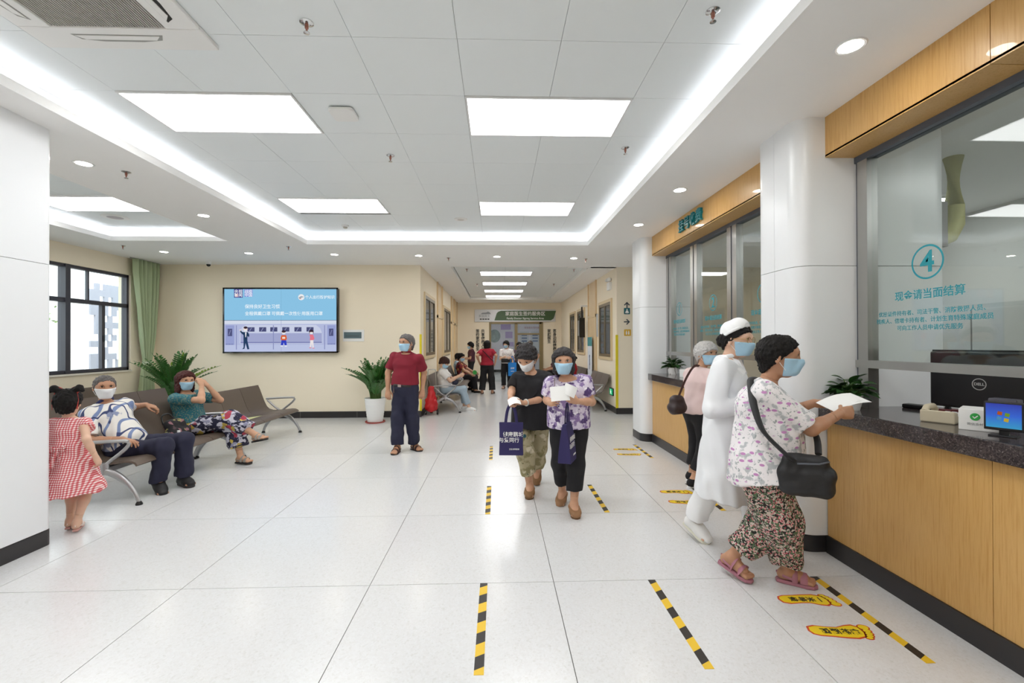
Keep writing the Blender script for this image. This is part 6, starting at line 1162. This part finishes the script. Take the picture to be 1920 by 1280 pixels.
def soft_bag(label, name, x, y, z, prims, m, extra=None, vox=.007, folds=.004):
    t = thing(name, label, 'bag', (x, y, z)); P = [S_(V3(*a)+V3(x, y, z), V3(*b)+V3(x, y, z), ra, rb, rt, V3(*rv) if rv else None) for a, b, ra, rb, rt, rv in prims]; lo = np.min([np.minimum(p[0], p[1])-max(p[2], p[3])*max(1, p[4]) for p in P], 0); hi = np.max([np.maximum(p[0], p[1])+max(p[2], p[3])*max(1, p[4]) for p in P], 0); F_ = Field(lo-.01, hi+.01, vox)
    for p in P: F_.seg(p, .03)
    F_.folds(folds, 50, 4); surf('bag_body', [F_.mesh()], m, t, (x, y, z))
    if extra: extra(t, V3(x, y, z))
    return t
M_bagk = mat('black_nylon', '19191c', .55, bump=.1, bscale=200); M_bagb = mat('brown_leather', '35282a', .45)
rE = (-.5, -.866, 0); fE = (.866, -.5, 0)
def bag_e(t, c):
    tube_obj('bag_strap', smooth_path([(1.7, 2.95, 1.335), (1.625, 2.87, 1.335), (1.57, 2.77, 1.285), (1.53, 2.67, 1.19), (1.54, 2.595, 1.06), (1.625, 2.545, .95), (1.69, 2.55, .9)], 6), .012, M_bagk, t, c, 8, 1.8); tube_obj('bag_strap', smooth_path([(1.87, 2.6, .92), (1.93, 2.7, 1.0), (1.94, 2.8, 1.1)], 6), .012, M_bagk, t, c, 8, 1.5)
    tube_obj('zip_line', [(1.66, 2.475, .9), (1.76, 2.44, .905), (1.86, 2.5, .9)], .005, M_seal, t, c, 6)
soft_bag('black nylon shoulder bag on the woman at the counter', 'shoulder_bag', 1.765, 2.565, .82, [((-.07, .03, .07), (.07, -.04, .07), .04, .04, 1.0, None), ((-.085, .04, .0), (.085, -.045, .0), .055, .055, 1.0, None), ((-.075, .035, -.075), (.075, -.04, -.075), .058, .058, 1.0, None)], M_bagk, bag_e)
soft_bag('dark brown leather bag hanging behind the woman in pink', 'shoulder_bag', 1.925, 4.82, .91, [((-.03, 0, .05), (.03, .02, .05), .055, .055, 1, None), ((-.035, 0, -.03), (.035, .02, -.03), .072, .072, 1, None)], M_bagb, lambda t, c: tube_obj('bag_strap', smooth_path([(1.94, 4.82, 1.0), (2.02, 4.84, 1.17), (2.1, 4.86, 1.29), (2.17, 4.9, 1.325), (2.28, 5.0, 1.3)], 6), .014, mat('brown_strap', '4a2b28', .5), t, c, 8, .3))
FB = pattern('black_floral_bag', '1a191d', [('cell', 24, .82, .84, '8a5f66', None), ('cell', 30, .9, .92, '8f8a55', None)])
soft_bag('black flowered backpack on the seat beside the woman in teal', 'backpack', -3.83, 5.6, .55, [((-.05, -.06, .06), (-.05, .08, .06), .07, .07, 1, None), ((.0, -.08, -.04), (.0, .09, -.04), .085, .085, 1, None)], FB, lambda t, c: tube_obj('carry_loop', smooth_path([(-3.93, 5.5, .62), (-3.97, 5.53, .72), (-3.94, 5.6, .74), (-3.88, 5.63, .66)], 5), .009, M_black, t, c, 6))
bt = thing('water_bottle', 'small clear bottle with white cap beside the backpack', 'bottle', (-3.7, 5.42, .425)); MB().lathe([(.0, 0), (.03, 0), (.031, .09), (.026, .115), (.013, .125)], 18, cap=False).build('bottle_body', mat('clear_plastic', 'c8d0d2', .1, alpha=.45), bt, smooth=50); MB().lathe([(.016, .125), (.016, .15), (0, .151)], 14).build('cap', M_plast, bt, smooth=40)
cd = thing('mobile_phone', 'dark mobile phone held by the seated woman in jeans', 'phone', (-.87, 10.76, .88), R(-90)); b = MB().box(-.037, .037, -.004, .004, -.07, .07).build('case', M_black, cd, bevel=.003); b.rotation_euler = (R(-35), 0, 0); b = MB().box(-.033, .033, -.0052, -.004, -.065, .065).build('screen', emat('phone_glow', 'a9c4d8', .6), cd); b.rotation_euler = (R(-35), 0, 0)
soft_bag('navy handbag on the lap of the woman in jeans', 'handbag', -.98, 10.72, .68, [((0, -.08, 0), (0, .08, 0), .07, .07, 1, None)], mat('navy_bag', '22263e', .6), vox=.01)
fn = thing('hand_fan', 'round green hand fan held in the corridor', 'fan', (-.72, 14.6, .66)); MB().lathe([(.0, -.003), (.07, -.003), (.07, .003), (0, .003)], 24, cap=False).build('fan_leaf', mat('fan_green', '3fae4a', .5), fn).rotation_euler = (R(75), 0, R(20)); MB().tube([(0, 0, -.06), (0, 0, -.16)], .008, 8).build('grip', M_plast, fn)
ct = thing('shopping_trolley', 'folding trolley with a red bag by the left corridor corner', 'trolley', (-1.46, 10.12, 0)); m = MB()
for s in (-.1, .1): m.tube(smooth_path([(s, .06, .08), (s, .07, .6), (s*.8, .09, 1.0)], 5), .009, 8)
m.tube([(-.08, .09, 1.0), (.08, .09, 1.0)], .011, 8); m.tube([(-.12, -.08, .06), (-.12, .1, .09)], .008, 6); m.tube([(.12, -.08, .06), (.12, .1, .09)], .008, 6); m.build('frame', M_steel, ct, smooth=60)
for s in (-.13, .13): MB().lathe([(.0, -.015), (.07, -.015), (.07, .015), (0, .015)], 20, cap=False).build('wheel', M_black, ct, (s, .08, .07)).rotation_euler = (0, R(90), 0)
F_ = Field(V3(-.2, -.2, .05), V3(.2, .15, .75), .009); F_.seg(S_((0, -.02, .18), (0, .0, .3), .11, .1, 1.2, V3(1, 0, 0)), .03); F_.seg(S_((0, 0, .3), (0, .03, .6), .09, .045, 1.2, V3(1, 0, 0)), .05); F_.folds(.012, 40, 3); surf('red_bag', [F_.mesh()], mat('red_nylon', 'c0161e', .4), ct, (0, 0, 0))
